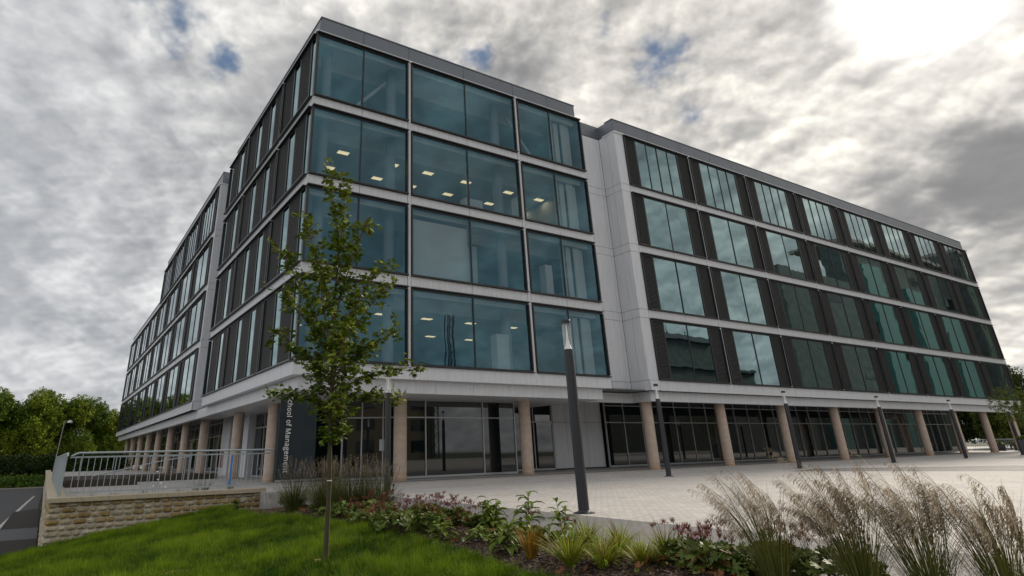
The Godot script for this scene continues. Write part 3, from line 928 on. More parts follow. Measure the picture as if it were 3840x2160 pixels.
# ------------------------------------------------------------------ terrace wall and railings
func build_terrace() -> void:
	var w := thing("retaining_wall", "buff coursed stone retaining wall with pale coping along the lawn", "wall")
	one("wall_core", Vector3(-7.22, -1.45, 3.0), Vector3(-1.75, 0.12, 3.341), M.mortar, w)
	one("wall_core", Vector3(-7.22, -1.45, -60.0), Vector3(-6.9, 0.12, 3.0), M.mortar, w)
	var tones := [Color(0.52, 0.44, 0.31), Color(0.47, 0.38, 0.25), Color(0.40, 0.29, 0.14), Color(0.33, 0.22, 0.085), Color(0.56, 0.49, 0.37), Color(0.50, 0.42, 0.29), Color(0.44, 0.37, 0.27)]
	var courses := [-1.42, -1.27, -1.12, -0.97, -0.83, -0.68, -0.54, -0.41, -0.27, -0.13, 0.0, 0.125]
	for j in courses.size() - 1:
		var upper := j >= 7
		for side in 2:
			var a := -7.27 if side == 0 else -14.0
			var end := -1.76 if side == 0 else 3.33
			if side == 1 and j < 1:
				pass
			while a < end - 0.08:
				var l := rng.randf_range(0.15, 0.33) * (1.2 if j < 6 else 1.0)
				var b2 := minf(a + l, end)
				if end - b2 < 0.12:
					b2 = end
				# below the lawn nothing shows
				var ground := lawn_y((a + b2) * 0.5, 3.42) if side == 0 else -1.45
				if courses[j + 1] > ground - 0.02:
					var m := MB.new()
					var t := rng.randf()
					var c: Color = tones[rng.randi_range(0, 6)] if upper else tones[[0, 1, 4, 5, 5, 6, 4][rng.randi_range(0, 6)]]
					if upper and t < 0.42:
						c = tones[2 if t < 0.25 else 3]
					m.col = c * rng.randf_range(1.0, 1.4)
					rough_stone(m, b2 - a - 0.012, courses[j + 1] - courses[j] - 0.012, rng.randf_range(0.045, 0.065))
					if side == 0:
						put("stone", m.mesh(M.stone), w, Transform3D(Basis(), Vector3(a + 0.006, courses[j] + 0.006, 3.335)))
					else:
						put("stone", m.mesh(M.stone), w, Transform3D(Basis(Vector3.UP, -PI / 2), Vector3(-7.22, courses[j] + 0.006, a + 0.006)))
				a = b2
	# coping slabs
	var x := -7.34
	while x < -1.75:
		var e := minf(x + rng.randf_range(0.62, 0.82), -1.72)
		var m := MB.new()
		m.chamfer(Vector3(x + 0.003, 0.0, -0.02), Vector3(e - 0.003, 0.46, 0.09), 0.006)
		put("coping_slab", m.mesh(M.coping_stone), w, Transform3D(Basis(Vector3.RIGHT, -PI / 2), Vector3(0, 0.15 + rng.randf_range(0, 0.004), 3.46)))
		x = e
	var z := 2.99
	while z > -60.0:
		var e := z - rng.randf_range(0.7, 0.9)
		if z < -26.0:
			e = z - 6.0
		var m := MB.new()
		m.chamfer(Vector3(-7.34, -z + 0.003, -0.02), Vector3(-6.88, -e - 0.003, 0.09), 0.006)
		put("coping_slab", m.mesh(M.coping_stone), w, Transform3D(Basis(Vector3.RIGHT, -PI / 2), Vector3(0, 0.15 + rng.randf_range(0, 0.004), 0)))
		z = e
	railing("galvanised steel railing on the coping, facing the lawn", Transform3D(Basis(), Vector3(-7.0, 0.24, 3.25)), 5.45, [0.29, 1.66, 3.06, 4.46], 27)
	railing("galvanised steel railing running away along the wall beside the road", Transform3D(Basis(Vector3.UP, PI / 2), Vector3(-7.08, 0.24, 3.12)), 22.0, [0.3, 1.7, 3.1, 4.5, 5.9, 7.3, 8.7, 10.1, 11.5, 12.9, 14.3, 15.7, 17.1, 18.5, 19.9, 21.3], -1)
	# raised bed on the terrace and a second handrail behind it
	var pb := thing("raised_bed", "low brown raised planting bed on the terrace behind the railing", "planter", Vector3(0, 0, 0))
	one("bed_wall", Vector3(-6.6, 0.0, -11.7), Vector3(-3.6, 0.30, -11.5), M.bark_far, pb)
	one("bed_wall", Vector3(-3.6, 0.0, -16.0), Vector3(1.0, 0.28, -15.8), M.bark_far, pb)
	one("soil", Vector3(-6.6, 0.0, -24.0), Vector3(-3.6, 0.24, -11.7), M.mulch_soil, pb)
	one("soil", Vector3(-3.6, 0.0, -24.0), Vector3(1.0, 0.22, -16.0), M.mulch_soil, pb)
	var hr := thing("handrail", "thin grey handrail sloping up behind the terrace planting", "handrail")
	var b := MB.new()
	b.tube([Vector3(-6.2, 1.28, -12.2), Vector3(-1.2, 1.24, -12.2)], [0.025, 0.025], 8)
	b.tube([Vector3(-5.5, 0.44, -12.0), Vector3(-2.5, 1.05, -12.0), Vector3(-1.3, 1.2, -12.0)], [0.025, 0.025, 0.025], 8)
	put("rail", b.mesh(M.galvanised), hr)
	for xx in [-6.1, -4.6, -3.0, -1.4]:
		var p := MB.new()
		p.tube([Vector3(xx, 0.0, -12.2), Vector3(xx, 1.26, -12.2)], [0.022, 0.022], 8)
		put("post", p.mesh(M.galvanised), hr)


func rough_stone(m: MB, w: float, h: float, proud: float) -> void:
	# a pitched face: a 4 x 3 grid pushed out unevenly, corners worn back
	var nx := 4; var ny := 3
	var g := []
	for j in ny + 1:
		var row := []
		for i in nx + 1:
			var edge := i == 0 or i == nx or j == 0 or j == ny
			var corner := (i == 0 or i == nx) and (j == 0 or j == ny)
			var d := proud * (0.25 if edge else rng.randf_range(0.75, 1.15))
			if corner:
				d = proud * 0.05
			var px := w * i / nx; var py := h * j / ny
			if not edge:
				px += rng.randf_range(-0.012, 0.012); py += rng.randf_range(-0.01, 0.01)
			elif not corner:
				if i == 0: px += rng.randf_range(-0.002, 0.012)
				if i == nx: px -= rng.randf_range(-0.002, 0.012)
				if j == 0: py += rng.randf_range(-0.002, 0.010)
				if j == ny: py -= rng.randf_range(-0.002, 0.010)
			else:
				px += 0.012 if i == 0 else -0.012
				py += 0.010 if j == 0 else -0.010
			row.append(Vector3(px, py, d))
		g.append(row)
	for j in ny:
		for i in nx:
			m.tri(g[j][i], g[j][i + 1], g[j + 1][i + 1])
			m.tri(g[j][i], g[j + 1][i + 1], g[j + 1][i])
	for i in nx:
		var bk := Vector3(0, 0, -0.03)
		m.quad(g[0][i] * Vector3(1, 1, 0) + bk, g[0][i + 1] * Vector3(1, 1, 0) + bk, g[0][i + 1], g[0][i])
		m.quad(g[ny][i], g[ny][i + 1], g[ny][i + 1] * Vector3(1, 1, 0) + bk, g[ny][i] * Vector3(1, 1, 0) + bk)
	for j in ny:
		var bk := Vector3(0, 0, -0.03)
		m.quad(g[j][0] * Vector3(1, 1, 0) + bk, g[j][0], g[j + 1][0], g[j + 1][0] * Vector3(1, 1, 0) + bk)
		m.quad(g[j][nx], g[j][nx] * Vector3(1, 1, 0) + bk, g[j + 1][nx] * Vector3(1, 1, 0) + bk, g[j + 1][nx])


func railing(label: String, at: Transform3D, length: float, posts: Array, blue: int) -> void:
	var t := thing("railing", label, "railing")
	t.transform = at
	var b := MB.new()
	b.tube([Vector3(0.18, 1.08, 0.02), Vector3(length, 1.08, 0.02)], [0.026, 0.026], 12)
	b.tube([Vector3(0.02, 1.0, 0.02), Vector3(0.18, 1.08, 0.02)], [0.022, 0.026], 10)
	put("handrail", b.mesh(M.galvanised), t)
	one("rail", Vector3(0, 0.955, -0.006), Vector3(length, 0.995, 0.006), M.galvanised, t)
	one("rail", Vector3(0, 0.085, -0.006), Vector3(length, 0.125, 0.006), M.galvanised, t)
	var pm := MB.new()
	pm.box(Vector3(-0.006, 0.0, -0.03), Vector3(0.006, 1.0, 0.03))
	pm.box(Vector3(-0.006, 1.0, -0.01), Vector3(0.006, 1.06, 0.03))
	pm.box(Vector3(-0.05, 0.0, -0.05), Vector3(0.05, 0.008, 0.05))
	for s in [-1.0, 1.0]:
		for y in [0.105, 0.975]:
			pm.lathe([Vector2(0.0, 0.0), Vector2(0.009, 0.0)], 6, Vector3(s * 0.05, y, 0.008))
	var post := pm.mesh(M.galvanised)
	for x in posts:
		put("post", post, t, Transform3D(Basis(), Vector3(x, 0, 0)))
	var bm := MB.new()
	bm.tube([Vector3(0, 0.125, 0), Vector3(0, 0.955, 0)], [0.0095, 0.0095], 6, false)
	var bar := bm.mesh(M.galvanised)
	var n := int(length / 0.152)
	for i in n:
		var x := 0.14 + i * 0.152
		if posts.any(func(p): return absf(p - x) < 0.03):
			continue
		put("baluster", bar, t, Transform3D(Basis(), Vector3(x, 0, 0)))
	if blue >= 0:
		var st := one("wrapped_baluster", Vector3(4.20, 0.13, -0.02), Vector3(4.255, 0.95, 0.02), M.blue_strip, t)
		st.set_meta("label", "bright blue strip fixed to the railing")


# ------------------------------------------------------------------ buildings across the square, seen in the windows
func build_opposite() -> void:
	var q := thing("concrete_block", "long brown concrete block across the square, mirrored in the right wing's windows", "building", Vector3(80, 0, 26))
	one("wall", Vector3(3.5, 0, 0), Vector3(27, 27, 3), M.far_concrete, q)
	one("wall", Vector3(27, 0, 0.5), Vector3(72, 35, 4), M.far_concrete, q)
	one("wall", Vector3(72, 0, -1.5), Vector3(200, 39, 9), M.far_concrete, q)
	one("roof", Vector3(27, 35, -0.4), Vector3(72, 35.6, 9), M.kerb, q)
	one("roof", Vector3(72, 39, -2.2), Vector3(200, 39.6, 9), M.kerb, q)
	for k in 9:
		one("pilaster", Vector3(74 + k * 14.0, 0, -2.6), Vector3(79.5 + k * 14.0, 38 - 3.5 * (k % 2), -1.5), M.pale_render, q)
	for k in 3:
		one("bay_wall", Vector3(31 + k * 14.0, 0, -0.6), Vector3(38 + k * 14.0, 31 - 3 * k, 0.5), M.teal_cladding, q)
	for f in 8:
		for k in 16:
			if (k < 4 and f > 5) or (k * 3 + f) % 5 != 1:
				continue
			var gl := MB.new()
			gl.quad(Vector3(4.6, 0, 0), Vector3(0, 0, 0), Vector3(0, 1.9, 0), Vector3(4.6, 1.9, 0))
			var wx := 4.6 + k * 6.1 if k < 11 else 80.6 + (k - 11) * 14.0
			put("window", gl.mesh(M.shop_glass), q, Transform3D(Basis(), Vector3(wx, 2.6 + f * 4.0, -0.03 if wx < 70 else -1.53)))
	var dt := thing("dark_tower", "dark stepped tower across the square, mirrored in the nearest right wing windows", "building", Vector3(92, 0, 74))
	one("wall", Vector3(14, 0, 0), Vector3(56, 19, 10), M.far_concrete, dt)
	one("wall", Vector3(16, 19, 1), Vector3(46, 26, 9), M.far_concrete, dt)
	one("roof", Vector3(15, 26, 0.2), Vector3(44, 27.2, 9.5), M.dark_panel, dt)
	one("roof", Vector3(13.4, 19, -0.6), Vector3(56.6, 19.6, 10), M.dark_panel, dt)
	for k in 3:
		var ab := MB.new()
		ab.tube([Vector3(22 + k * 7, 27, 4), Vector3(22 + k * 7, 31 - k, 4)], [0.12, 0.08], 5)
		put("aerial", ab.mesh(M.backing), dt)
	var h := thing("beige_hall", "long beige hall with dark windows across the square, mirrored in the glass", "building", Vector3(-25, 0, 72))
	one("wall", Vector3(0, 0, 0), Vector3(78, 15.0, 14), M.beige_wall, h)
	one("roof", Vector3(-0.6, 15.0, -0.6), Vector3(78.6, 15.5, 14), M.dark_panel, h)
	for f in 4:
		for k in 15:
			var gl := MB.new()
			gl.quad(Vector3(3.2, 0, 0), Vector3(0, 0, 0), Vector3(0, 2.0, 0), Vector3(3.2, 2.0, 0))
			put("window", gl.mesh(M.shop_glass), h, Transform3D(Basis(), Vector3(1.6 + k * 5.1, 1.2 + f * 3.6, -0.03)))
	var m := thing("lattice_mast", "dark lattice mast across the square, mirrored in the corner windows", "mast", Vector3(52, 0, 71))
	var b := MB.new()
	for s in [[-0.8, -0.8], [0.8, -0.8], [0.8, 0.8], [-0.8, 0.8]]:
		b.tube([Vector3(s[0], 0, s[1]), Vector3(s[0] * 0.8, 25, s[1] * 0.8)], [0.16, 0.14], 6)
	for k in 16:
		var y := k * 1.55
		b.tube([Vector3(-0.8, y, -0.8), Vector3(0.8, y + 1.5, -0.8)], [0.06, 0.06], 5)
		b.tube([Vector3(0.8, y, -0.8), Vector3(-0.8, y + 1.5, -0.8)], [0.06, 0.06], 5)
	put("frame", b.mesh(M.backing), m)


# ------------------------------------------------------------------ sign
func build_sign() -> void:
	var p := one("sign_plinth", Vector3(-1.97, -1.4, 3.75), Vector3(-0.3, 0.165, 4.55), M.plinth_concrete)
	tag(p, "rough pale concrete plinth under the dark sign, at the wall's end", "plinth")
	var s := thing("entrance_sign", "tall dark blue sign panel behind glass with white vertical lettering", "sign", Vector3(-1.76, 0.165, 4.2))
	one("glass_sheet", Vector3(0, 0, 0.0), Vector3(1.24, 2.76, 0.02), M.sign_glass, s)
	one("sign_panel", Vector3(0.06, 0.30, -0.035), Vector3(1.235, 2.74, -0.006), M.sign_blue, s)
	var tm := TextMesh.new()
	tm.text = "School of Management"
	var f := SystemFont.new()
	f.font_names = PackedStringArray(["Droid Sans"])
	tm.font = f
	tm.font_size = 64
	tm.pixel_size = 0.0033
	tm.depth = 0.012
	tm.horizontal_alignment = HORIZONTAL_ALIGNMENT_LEFT
	tm.vertical_alignment = VERTICAL_ALIGNMENT_CENTER
	tm.material = M.letter_white
	var t := put("lettering", tm, s, Transform3D(Basis(Vector3.BACK, -PI / 2), Vector3(0.34, 2.68, 0.027)))
	t.set_meta("label", "white vertical words School of Management")


# ------------------------------------------------------------------ lamp posts
func build_lamps() -> void:
	var spots := [
		[Vector3(1.26, 0, 13.93), "dark lamp post standing alone nearest the planting bed, in front of the corner block"],
		[Vector3(1.95, 0, 4.24), "dark lamp post partly behind the young maple, left of the entrance column"],
		[Vector3(14.3, 0, 5.2), "dark lamp post at the near end of the row along the right wing"],
		[Vector3(24.04, 0, 5.1), "second dark lamp post of the row along the right wing, before the third column"],
		[Vector3(33.8, 0, 5.0), "third dark lamp post of the row, rising behind the feathery grass"],
		[Vector3(43.55, 0, 5.0), "fourth dark lamp post of the row, near the far end of the right wing"],
		[Vector3(53.3, 0, 5.0), "farthest dark lamp post of the row, beside the planter box"]]
	var t: Node3D
	for i in spots.size():
		if i == 0:
			t = thing("lamp_post", spots[0][1], "lamp post", spots[0][0], 0.0, "dark lamp posts on the square")
			var b := MB.new()
			b.lathe([Vector2(0.20, 0.0), Vector2(0.20, 0.012), Vector2(0.12, 0.03), Vector2(0.105, 0.05)], 28)
			put("base_plate", b.mesh(M.post_paint), t)
			b = MB.new()
			b.lathe([Vector2(0.105, 0.03), Vector2(0.10, 2.6), Vector2(0.092, 3.04), Vector2(0.0, 3.04)], 28)
			put("post", b.mesh(M.post_paint), t)
			b = MB.new()
			b.lathe([Vector2(0.082, 3.04), Vector2(0.05, 3.12), Vector2(0.022, 3.24), Vector2(0.014, 3.42), Vector2(0.014, 3.56)], 20)
			put("reflector", b.mesh(M.diffuser), t)
			b = MB.new()
			b.lathe([Vector2(0.088, 3.04), Vector2(0.088, 3.57)], 28)
			put("glass_tube", b.mesh(M.clear_glass), t)
			b = MB.new()
			b.lathe([Vector2(0.0, 3.565), Vector2(0.094, 3.565), Vector2(0.096, 3.63), Vector2(0.088, 3.655), Vector2(0.0, 3.66)], 28)
			put("cap", b.mesh(M.post_paint), t)
		else:
			var c := t.duplicate()
			c.name = "lamp_post"
			add_child(c, true)
			c.position = spots[i][0]
			c.rotation.y = i * 1.3
			c.set_meta("label", spots[i][1])
	# the street lamp by the road
	var s := thing("street_lamp", "thin pale street lamp with a bowl head in front of the left trees", "street lamp", Vector3(-6.85, -0.9, -40.0))
	var b := MB.new()
	b.tube([Vector3(0, -0.5, 0), Vector3(0.02, 2.5, 0), Vector3(0.1, 5.2, 0)], [0.06, 0.045, 0.035], 10)
	b.tube([Vector3(0.1, 5.18, 0), Vector3(0.45, 5.2, 0.05)], [0.025, 0.025], 8)
	put("post", b.mesh(M.kerb), s)
	b = MB.new()
	b.lathe([Vector2(0.0, 0.2), Vector2(0.13, 0.16), Vector2(0.2, 0.04), Vector2(0.2, 0.0), Vector2(0.0, -0.02)], 18)
	put("lamp_head", b.mesh(M.diffuser), s, Transform3D(Basis(), Vector3(0.5, 5.08, 0.05)))


# ------------------------------------------------------------------ trees
func maple_leaf() -> ArrayMesh:
	# five pointed lobes, gently folded along the midrib
	var pts := [Vector2(0, 0), Vector2(0.20, -0.10), Vector2(0.44, 0.02), Vector2(0.30, 0.22), Vector2(0.56, 0.50), Vector2(0.24, 0.46), Vector2(0.16, 0.62), Vector2(0.0, 1.0)]
	var b := MB.new()
	for s in [1.0, -1.0]:
		for i in range(1, pts.size() - 1):
			var p := func(q: Vector2): return Vector3(q.x * s, -absf(q.x) * 0.35 - q.y * q.y * 0.16, q.y)
			var a: Vector3 = p.call(Vector2(0, 0.18)); var c: Vector3 = p.call(pts[i]); var d: Vector3 = p.call(pts[i + 1])
			if s > 0: b.tri(a, d, c)
			else: b.tri(a, c, d)
		var a0 := Vector3(0, 0, 0.0); var c0 := Vector3(pts[1].x * s, -0.07, pts[1].y); var d0 := Vector3(0, -0.005, 0.18)
		if s > 0: b.tri(a0, d0, c0)
		else: b.tri(a0, c0, d0)
	return b.mesh(M.leaf)


func build_maple() -> void:
	var at := Vector3(-4.19, -0.33, 14.8)
	at.y = lawn_y(at.x, at.z) - 0.03
	var t := thing("maple_tree", "young slender maple with upright limbs standing in the lawn", "tree", at)
	var rt := Vector3(0.8472, 0, 0.5313); var fw := Vector3(0.5313, 0, -0.8472)
	var P := func(u, h, d): return rt * u + Vector3(0, h, 0) + fw * d
	var b := MB.new()
	b.tube([Vector3(0, -0.1, 0), P.call(0.0, 0.5, 0), P.call(0.0, 0.95, 0.01), P.call(-0.02, 1.7, 0.0), P.call(-0.03, 2.3, 0.02), P.call(-0.04, 3.1, 0.0), P.call(-0.05, 3.7, 0.0)], [0.041, 0.034, 0.031, 0.029, 0.027, 0.023, 0.017], 14)
	put("trunk", b.mesh(M.bark), t)
	var band := MB.new()
	band.tube([P.call(0, 1.03, 0.0), P.call(0, 1.042, 0.0)], [0.0335, 0.0335], 14, false)
	put("tie_band", band.mesh(M.letter_white), t)
	# limbs: list of (u, h, depth) points
	var limbs := [
		[[-0.05, 3.6, 0], [-0.02, 4.5, 0.0], [-0.16, 5.2, 0.05], [-0.26, 5.86, 0.05]],
		[[-0.05, 3.5, 0], [0.02, 4.4, -0.08], [0.06, 5.1, -0.1], [0.0, 5.62, -0.1]],
		[[-0.04, 3.2, 0], [-0.30, 4.0, 0.1], [-0.52, 4.7, 0.15], [-0.68, 5.05, 0.15]],
		[[-0.03, 2.8, 0], [-0.42, 3.5, -0.1], [-0.75, 4.1, -0.15], [-0.95, 4.42, -0.15]],
		[[-0.03, 2.6, 0], [-0.45, 3.2, 0.2], [-0.8, 3.6, 0.3], [-1.02, 3.78, 0.3]],
		[[-0.03, 2.3, 0], [-0.35, 2.65, -0.2], [-0.62, 2.9, -0.3], [-0.74, 3.05, -0.35]],
		[[-0.02, 2.1, 0], [-0.3, 2.4, 0.3], [-0.5, 2.6, 0.5], [-0.58, 2.7, 0.6]],
		[[-0.04, 3.2, 0], [0.14, 3.9, -0.1], [0.34, 4.5, -0.15], [0.48, 4.80, -0.15]],
		[[-0.04, 2.9, 0], [0.25, 3.5, 0.15], [0.52, 3.95, 0.2], [0.74, 4.18, 0.2]],
		[[-0.03, 2.6, 0], [0.3, 3.1, -0.15], [0.6, 3.5, -0.2], [0.83, 3.68, -0.2]],
		[[-0.03, 2.4, 0], [0.3, 2.75, 0.2], [0.65, 3.0, 0.3], [0.92, 3.12, 0.3]],
		[[-0.02, 2.15, 0], [0.35, 2.35, -0.1], [0.8, 2.45, -0.15], [1.2, 2.52, -0.15]],
		[[-0.02, 2.0, 0], [0.3, 2.1, 0.1], [0.65, 2.12, 0.15], [0.92, 2.08, 0.15]],
		[[-0.02, 2.05, 0], [-0.3, 2.12, 0.05], [-0.6, 2.16, 0.1], [-0.86, 2.18, 0.1]],
		[[-0.02, 2.5, 0], [0.0, 3.0, 0.4], [0.05, 3.5, 0.65], [0.1, 3.9, 0.7]],
		[[-0.02, 2.5, 0], [-0.05, 3.0, -0.4], [-0.12, 3.5, -0.6], [-0.15, 4.0, -0.65]],
		[[-0.02, 2.2, 0], [0.15, 2.6, 0.5], [0.3, 2.9, 0.8], [0.4, 3.1, 0.9]],
		[[-0.02, 2.2, 0], [0.12, 2.5, -0.5], [0.25, 2.8, -0.75], [0.35, 3.0, -0.85]],
		[[-0.02, 1.9, 0], [0.1, 2.0, -0.25], [0.25, 1.95, -0.4], [0.35, 1.85, -0.45]],
		[[-0.02, 1.7, 0], [0.03, 1.7, 0.1], [0.08, 1.66, 0.15], [0.12, 1.58, 0.15]]]
	var where := []; var cols := []
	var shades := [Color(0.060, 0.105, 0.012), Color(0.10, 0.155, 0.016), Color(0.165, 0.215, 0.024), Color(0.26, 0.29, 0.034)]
	var leafy := func(p: Vector3, out: Vector3, young: float):
		var s := rng.randf_range(0.048, 0.098)
		var dirz := (out + Vector3(rng.randf_range(-1, 1), rng.randf_range(-0.9, 0.2), rng.randf_range(-1, 1)) * 0.9).normalized()
		var up := Vector3(rng.randf_range(-0.7, 0.7), 1.0, rng.randf_range(-0.7, 0.7)).normalized()
		var xx := up.cross(dirz).normalized()
		var yy := dirz.cross(xx).normalized()
		where.append(Transform3D(Basis(xx * s, yy * s, dirz * s), p))
		var k := rng.randf()
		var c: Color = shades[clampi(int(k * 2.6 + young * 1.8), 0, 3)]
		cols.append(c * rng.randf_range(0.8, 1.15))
	var twigs := MB.new()
	for li in limbs.size():
		var L: Array = limbs[li]
		var pts := []; var rad := []
		var cv := Curve3D.new()
		for q in L:
			cv.add_point(P.call(q[0], q[1], q[2]))
		for i in 4:
			var prev: Vector3 = cv.get_point_position(maxi(i - 1, 0)); var next: Vector3 = cv.get_point_position(mini(i + 1, 3))
			cv.set_point_in(i, (prev - next) * 0.16); cv.set_point_out(i, (next - prev) * 0.16)
		var len := cv.get_baked_length()
		for i in 9:
			pts.append(cv.sample_baked(len * i / 8.0)); rad.append(lerpf(0.017, 0.003, i / 8.0))
		var lm := MB.new()
		lm.tube(pts, rad, 6)
		put("limb", lm.mesh(M.twig), t)
		var clumps := int(len * (19 if li > 1 else 15)) + 3
		for k in clumps:
			var f := 0.16 + 0.84 * (k + rng.randf()) / clumps
			if li == 18: f = 0.3 + 0.7 * rng.randf()
			var p: Vector3 = cv.sample_baked(len * minf(f, 1.0))
			var reach := rng.randf_range(0.05, 0.26) * (0.55 if li < 2 and f > 0.4 else 1.0)
			var out := Vector3(rng.randf_range(-1, 1), rng.randf_range(-0.2, 0.9), rng.randf_range(-1, 1)).normalized()
			var q := p + out * reach
			twigs.tube([p, p.lerp(q, 0.5) + Vector3(0, 0.012, 0), q], [0.0035, 0.003, 0.002], 4, false)
			for j in rng.randi_range(7, 12):
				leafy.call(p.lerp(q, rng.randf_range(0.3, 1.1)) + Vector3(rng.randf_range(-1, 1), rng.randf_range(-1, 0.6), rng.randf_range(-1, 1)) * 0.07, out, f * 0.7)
	# close foliage about the stem
	for k in 95:
		var h := rng.randf_range(1.55, 3.3)
		var a := rng.randf() * TAU
		var rr := rng.randf_range(0.08, 0.42) * clampf((h - 1.35) / 0.9, 0.25, 1.0)
		var q := Vector3(cos(a) * rr, h, sin(a) * rr)
		twigs.tube([Vector3(0, h - 0.12, 0), q], [0.004, 0.002], 4, false)
		for j in 7:
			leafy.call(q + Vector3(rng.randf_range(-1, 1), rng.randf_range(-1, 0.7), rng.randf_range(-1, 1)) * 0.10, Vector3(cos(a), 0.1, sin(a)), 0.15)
	put("twigs", twigs.mesh(M.twig), t).set_meta("kind", "stuff")
	var leaf := maple_leaf()
	# the nearest leaves one by one, the rest as a mass
	var order := range(where.size())
	var cam := Vector3(-7.55, 1.12, 23.34) - at
	order.sort_custom(func(p, q): return where[p].origin.distance_squared_to(cam) < where[q].origin.distance_squared_to(cam))
	var tinted := []
	for s in shades:
		var m: StandardMaterial3D = M.leaf.duplicate()
		m.albedo_color = s.linear_to_srgb()
		tinted.append(m)
	var rest := []; var rc := []
	for i in order.size():
		var k: int = order[i]
		if i < 300:
			var o := put("leaf", leaf, t, where[k])
			o.material_override = tinted[i % 4]
		else:
			rest.append(where[k]); rc.append(cols[k])
	copies("foliage", leaf, rest, rc, t)


func clump_mesh() -> ArrayMesh:
	var b := MB.new()
	var r := RandomNumberGenerator.new()
	r.seed = 5
	for i in 9:
		var d := Vector3(r.randf_range(-1, 1), r.randf_range(-0.6, 0.8), r.randf_range(-1, 1))
		var p := d * 0.55
		var f := Vector3(r.randf_range(-1, 1), r.randf_range(-0.3, 1), r.randf_range(-1, 1)).normalized()
		var s := f.cross(Vector3(r.randf_range(-1, 1), r.randf_range(-1, 1), r.randf_range(-1, 1))).normalized()
		var u := s.cross(f).normalized()
		var w := r.randf_range(0.22, 0.34); var l := r.randf_range(0.34, 0.55)
		b.tri(p - s * w, p + u * l * 0.1 + f * 0.05, p + u * l)
		b.tri(p + s * w, p + u * l, p + u * l * 0.1 + f * 0.05)
	return b.mesh(M.leaf)


func crown_points(seed_: int, n: int, lobes: int, rx: float, ry: float, flat_base: float) -> Array:
	var r := RandomNumberGenerator.new()
	r.seed = seed_
	var L := []
	for i in lobes:
		var a := r.randf() * TAU
		var y := r.randf_range(0.18, 0.85)
		var k := 0.72 * sqrt(maxf(0.05, 1.0 - pow((y - 0.42) / 0.62, 2.0)))
		L.append([Vector3(cos(a) * rx * k * r.randf_range(0.3, 1.0), y * ry * 2.0, sin(a) * rx * k * r.randf_range(0.3, 1.0)), rx * r.randf_range(0.26, 0.42), r.randf()])
	L.append([Vector3(0, ry * 1.75, 0), rx * 0.34, 0.8])
	var where := []; var cols := []
	for i in n:
		var q: Array = L[i % L.size()]
		var d := Vector3(r.randfn(), r.randfn(), r.randfn()).normalized()
		var p: Vector3 = q[0] + d * float(q[1]) * pow(r.randf_range(0.2, 1.0), 0.5)
		if p.y < flat_base + r.randf() * 0.5:
			continue
		var s := r.randf_range(0.26, 0.58)
		where.append(Transform3D(Basis.from_euler(Vector3(r.randf() * TAU, r.randf() * TAU, r.randf() * TAU)) * s, p))
		cols.append([q[2], r.randf_range(0.7, 1.25)])
	return [where, cols]


func far_tree(called: String, label: String, at: Vector3, h: float, rx: float, a: Color, b: Color, seed_: int, base := 0.5, n := 6500, group := "trees beyond the road") -> void:
	var t := thing(called, label, "tree", at, 0.0, group)
	var m := MB.new()
	m.tube([Vector3(0, -0.2, 0), Vector3(0.1, h * 0.3, 0.05), Vector3(0.0, h * 0.7, 0)], [h * 0.026, h * 0.02, h * 0.008], 8)
	put("trunk", m.mesh(M.bark_far), t)
	for k in 4:
		var lm := MB.new()
		var an := k * 1.6 + seed_
		lm.tube([Vector3(0, h * (0.22 + 0.08 * k), 0), Vector3(cos(an) * rx * 0.5, h * (0.5 + 0.06 * k), sin(an) * rx * 0.5)], [h * 0.011, h * 0.004], 6)
		put("limb", lm.mesh(M.bark_far), t)
	var q := crown_points(seed_, n, 26, rx, h * 0.5, base)
	var cols := []
	for c in q[1]:
		cols.append(a.lerp(b, c[0]) * c[1])
	if not cache.has("clump"):
		cache.clump = clump_mesh()
	copies("crown", cache.clump, q[0], cols, t)


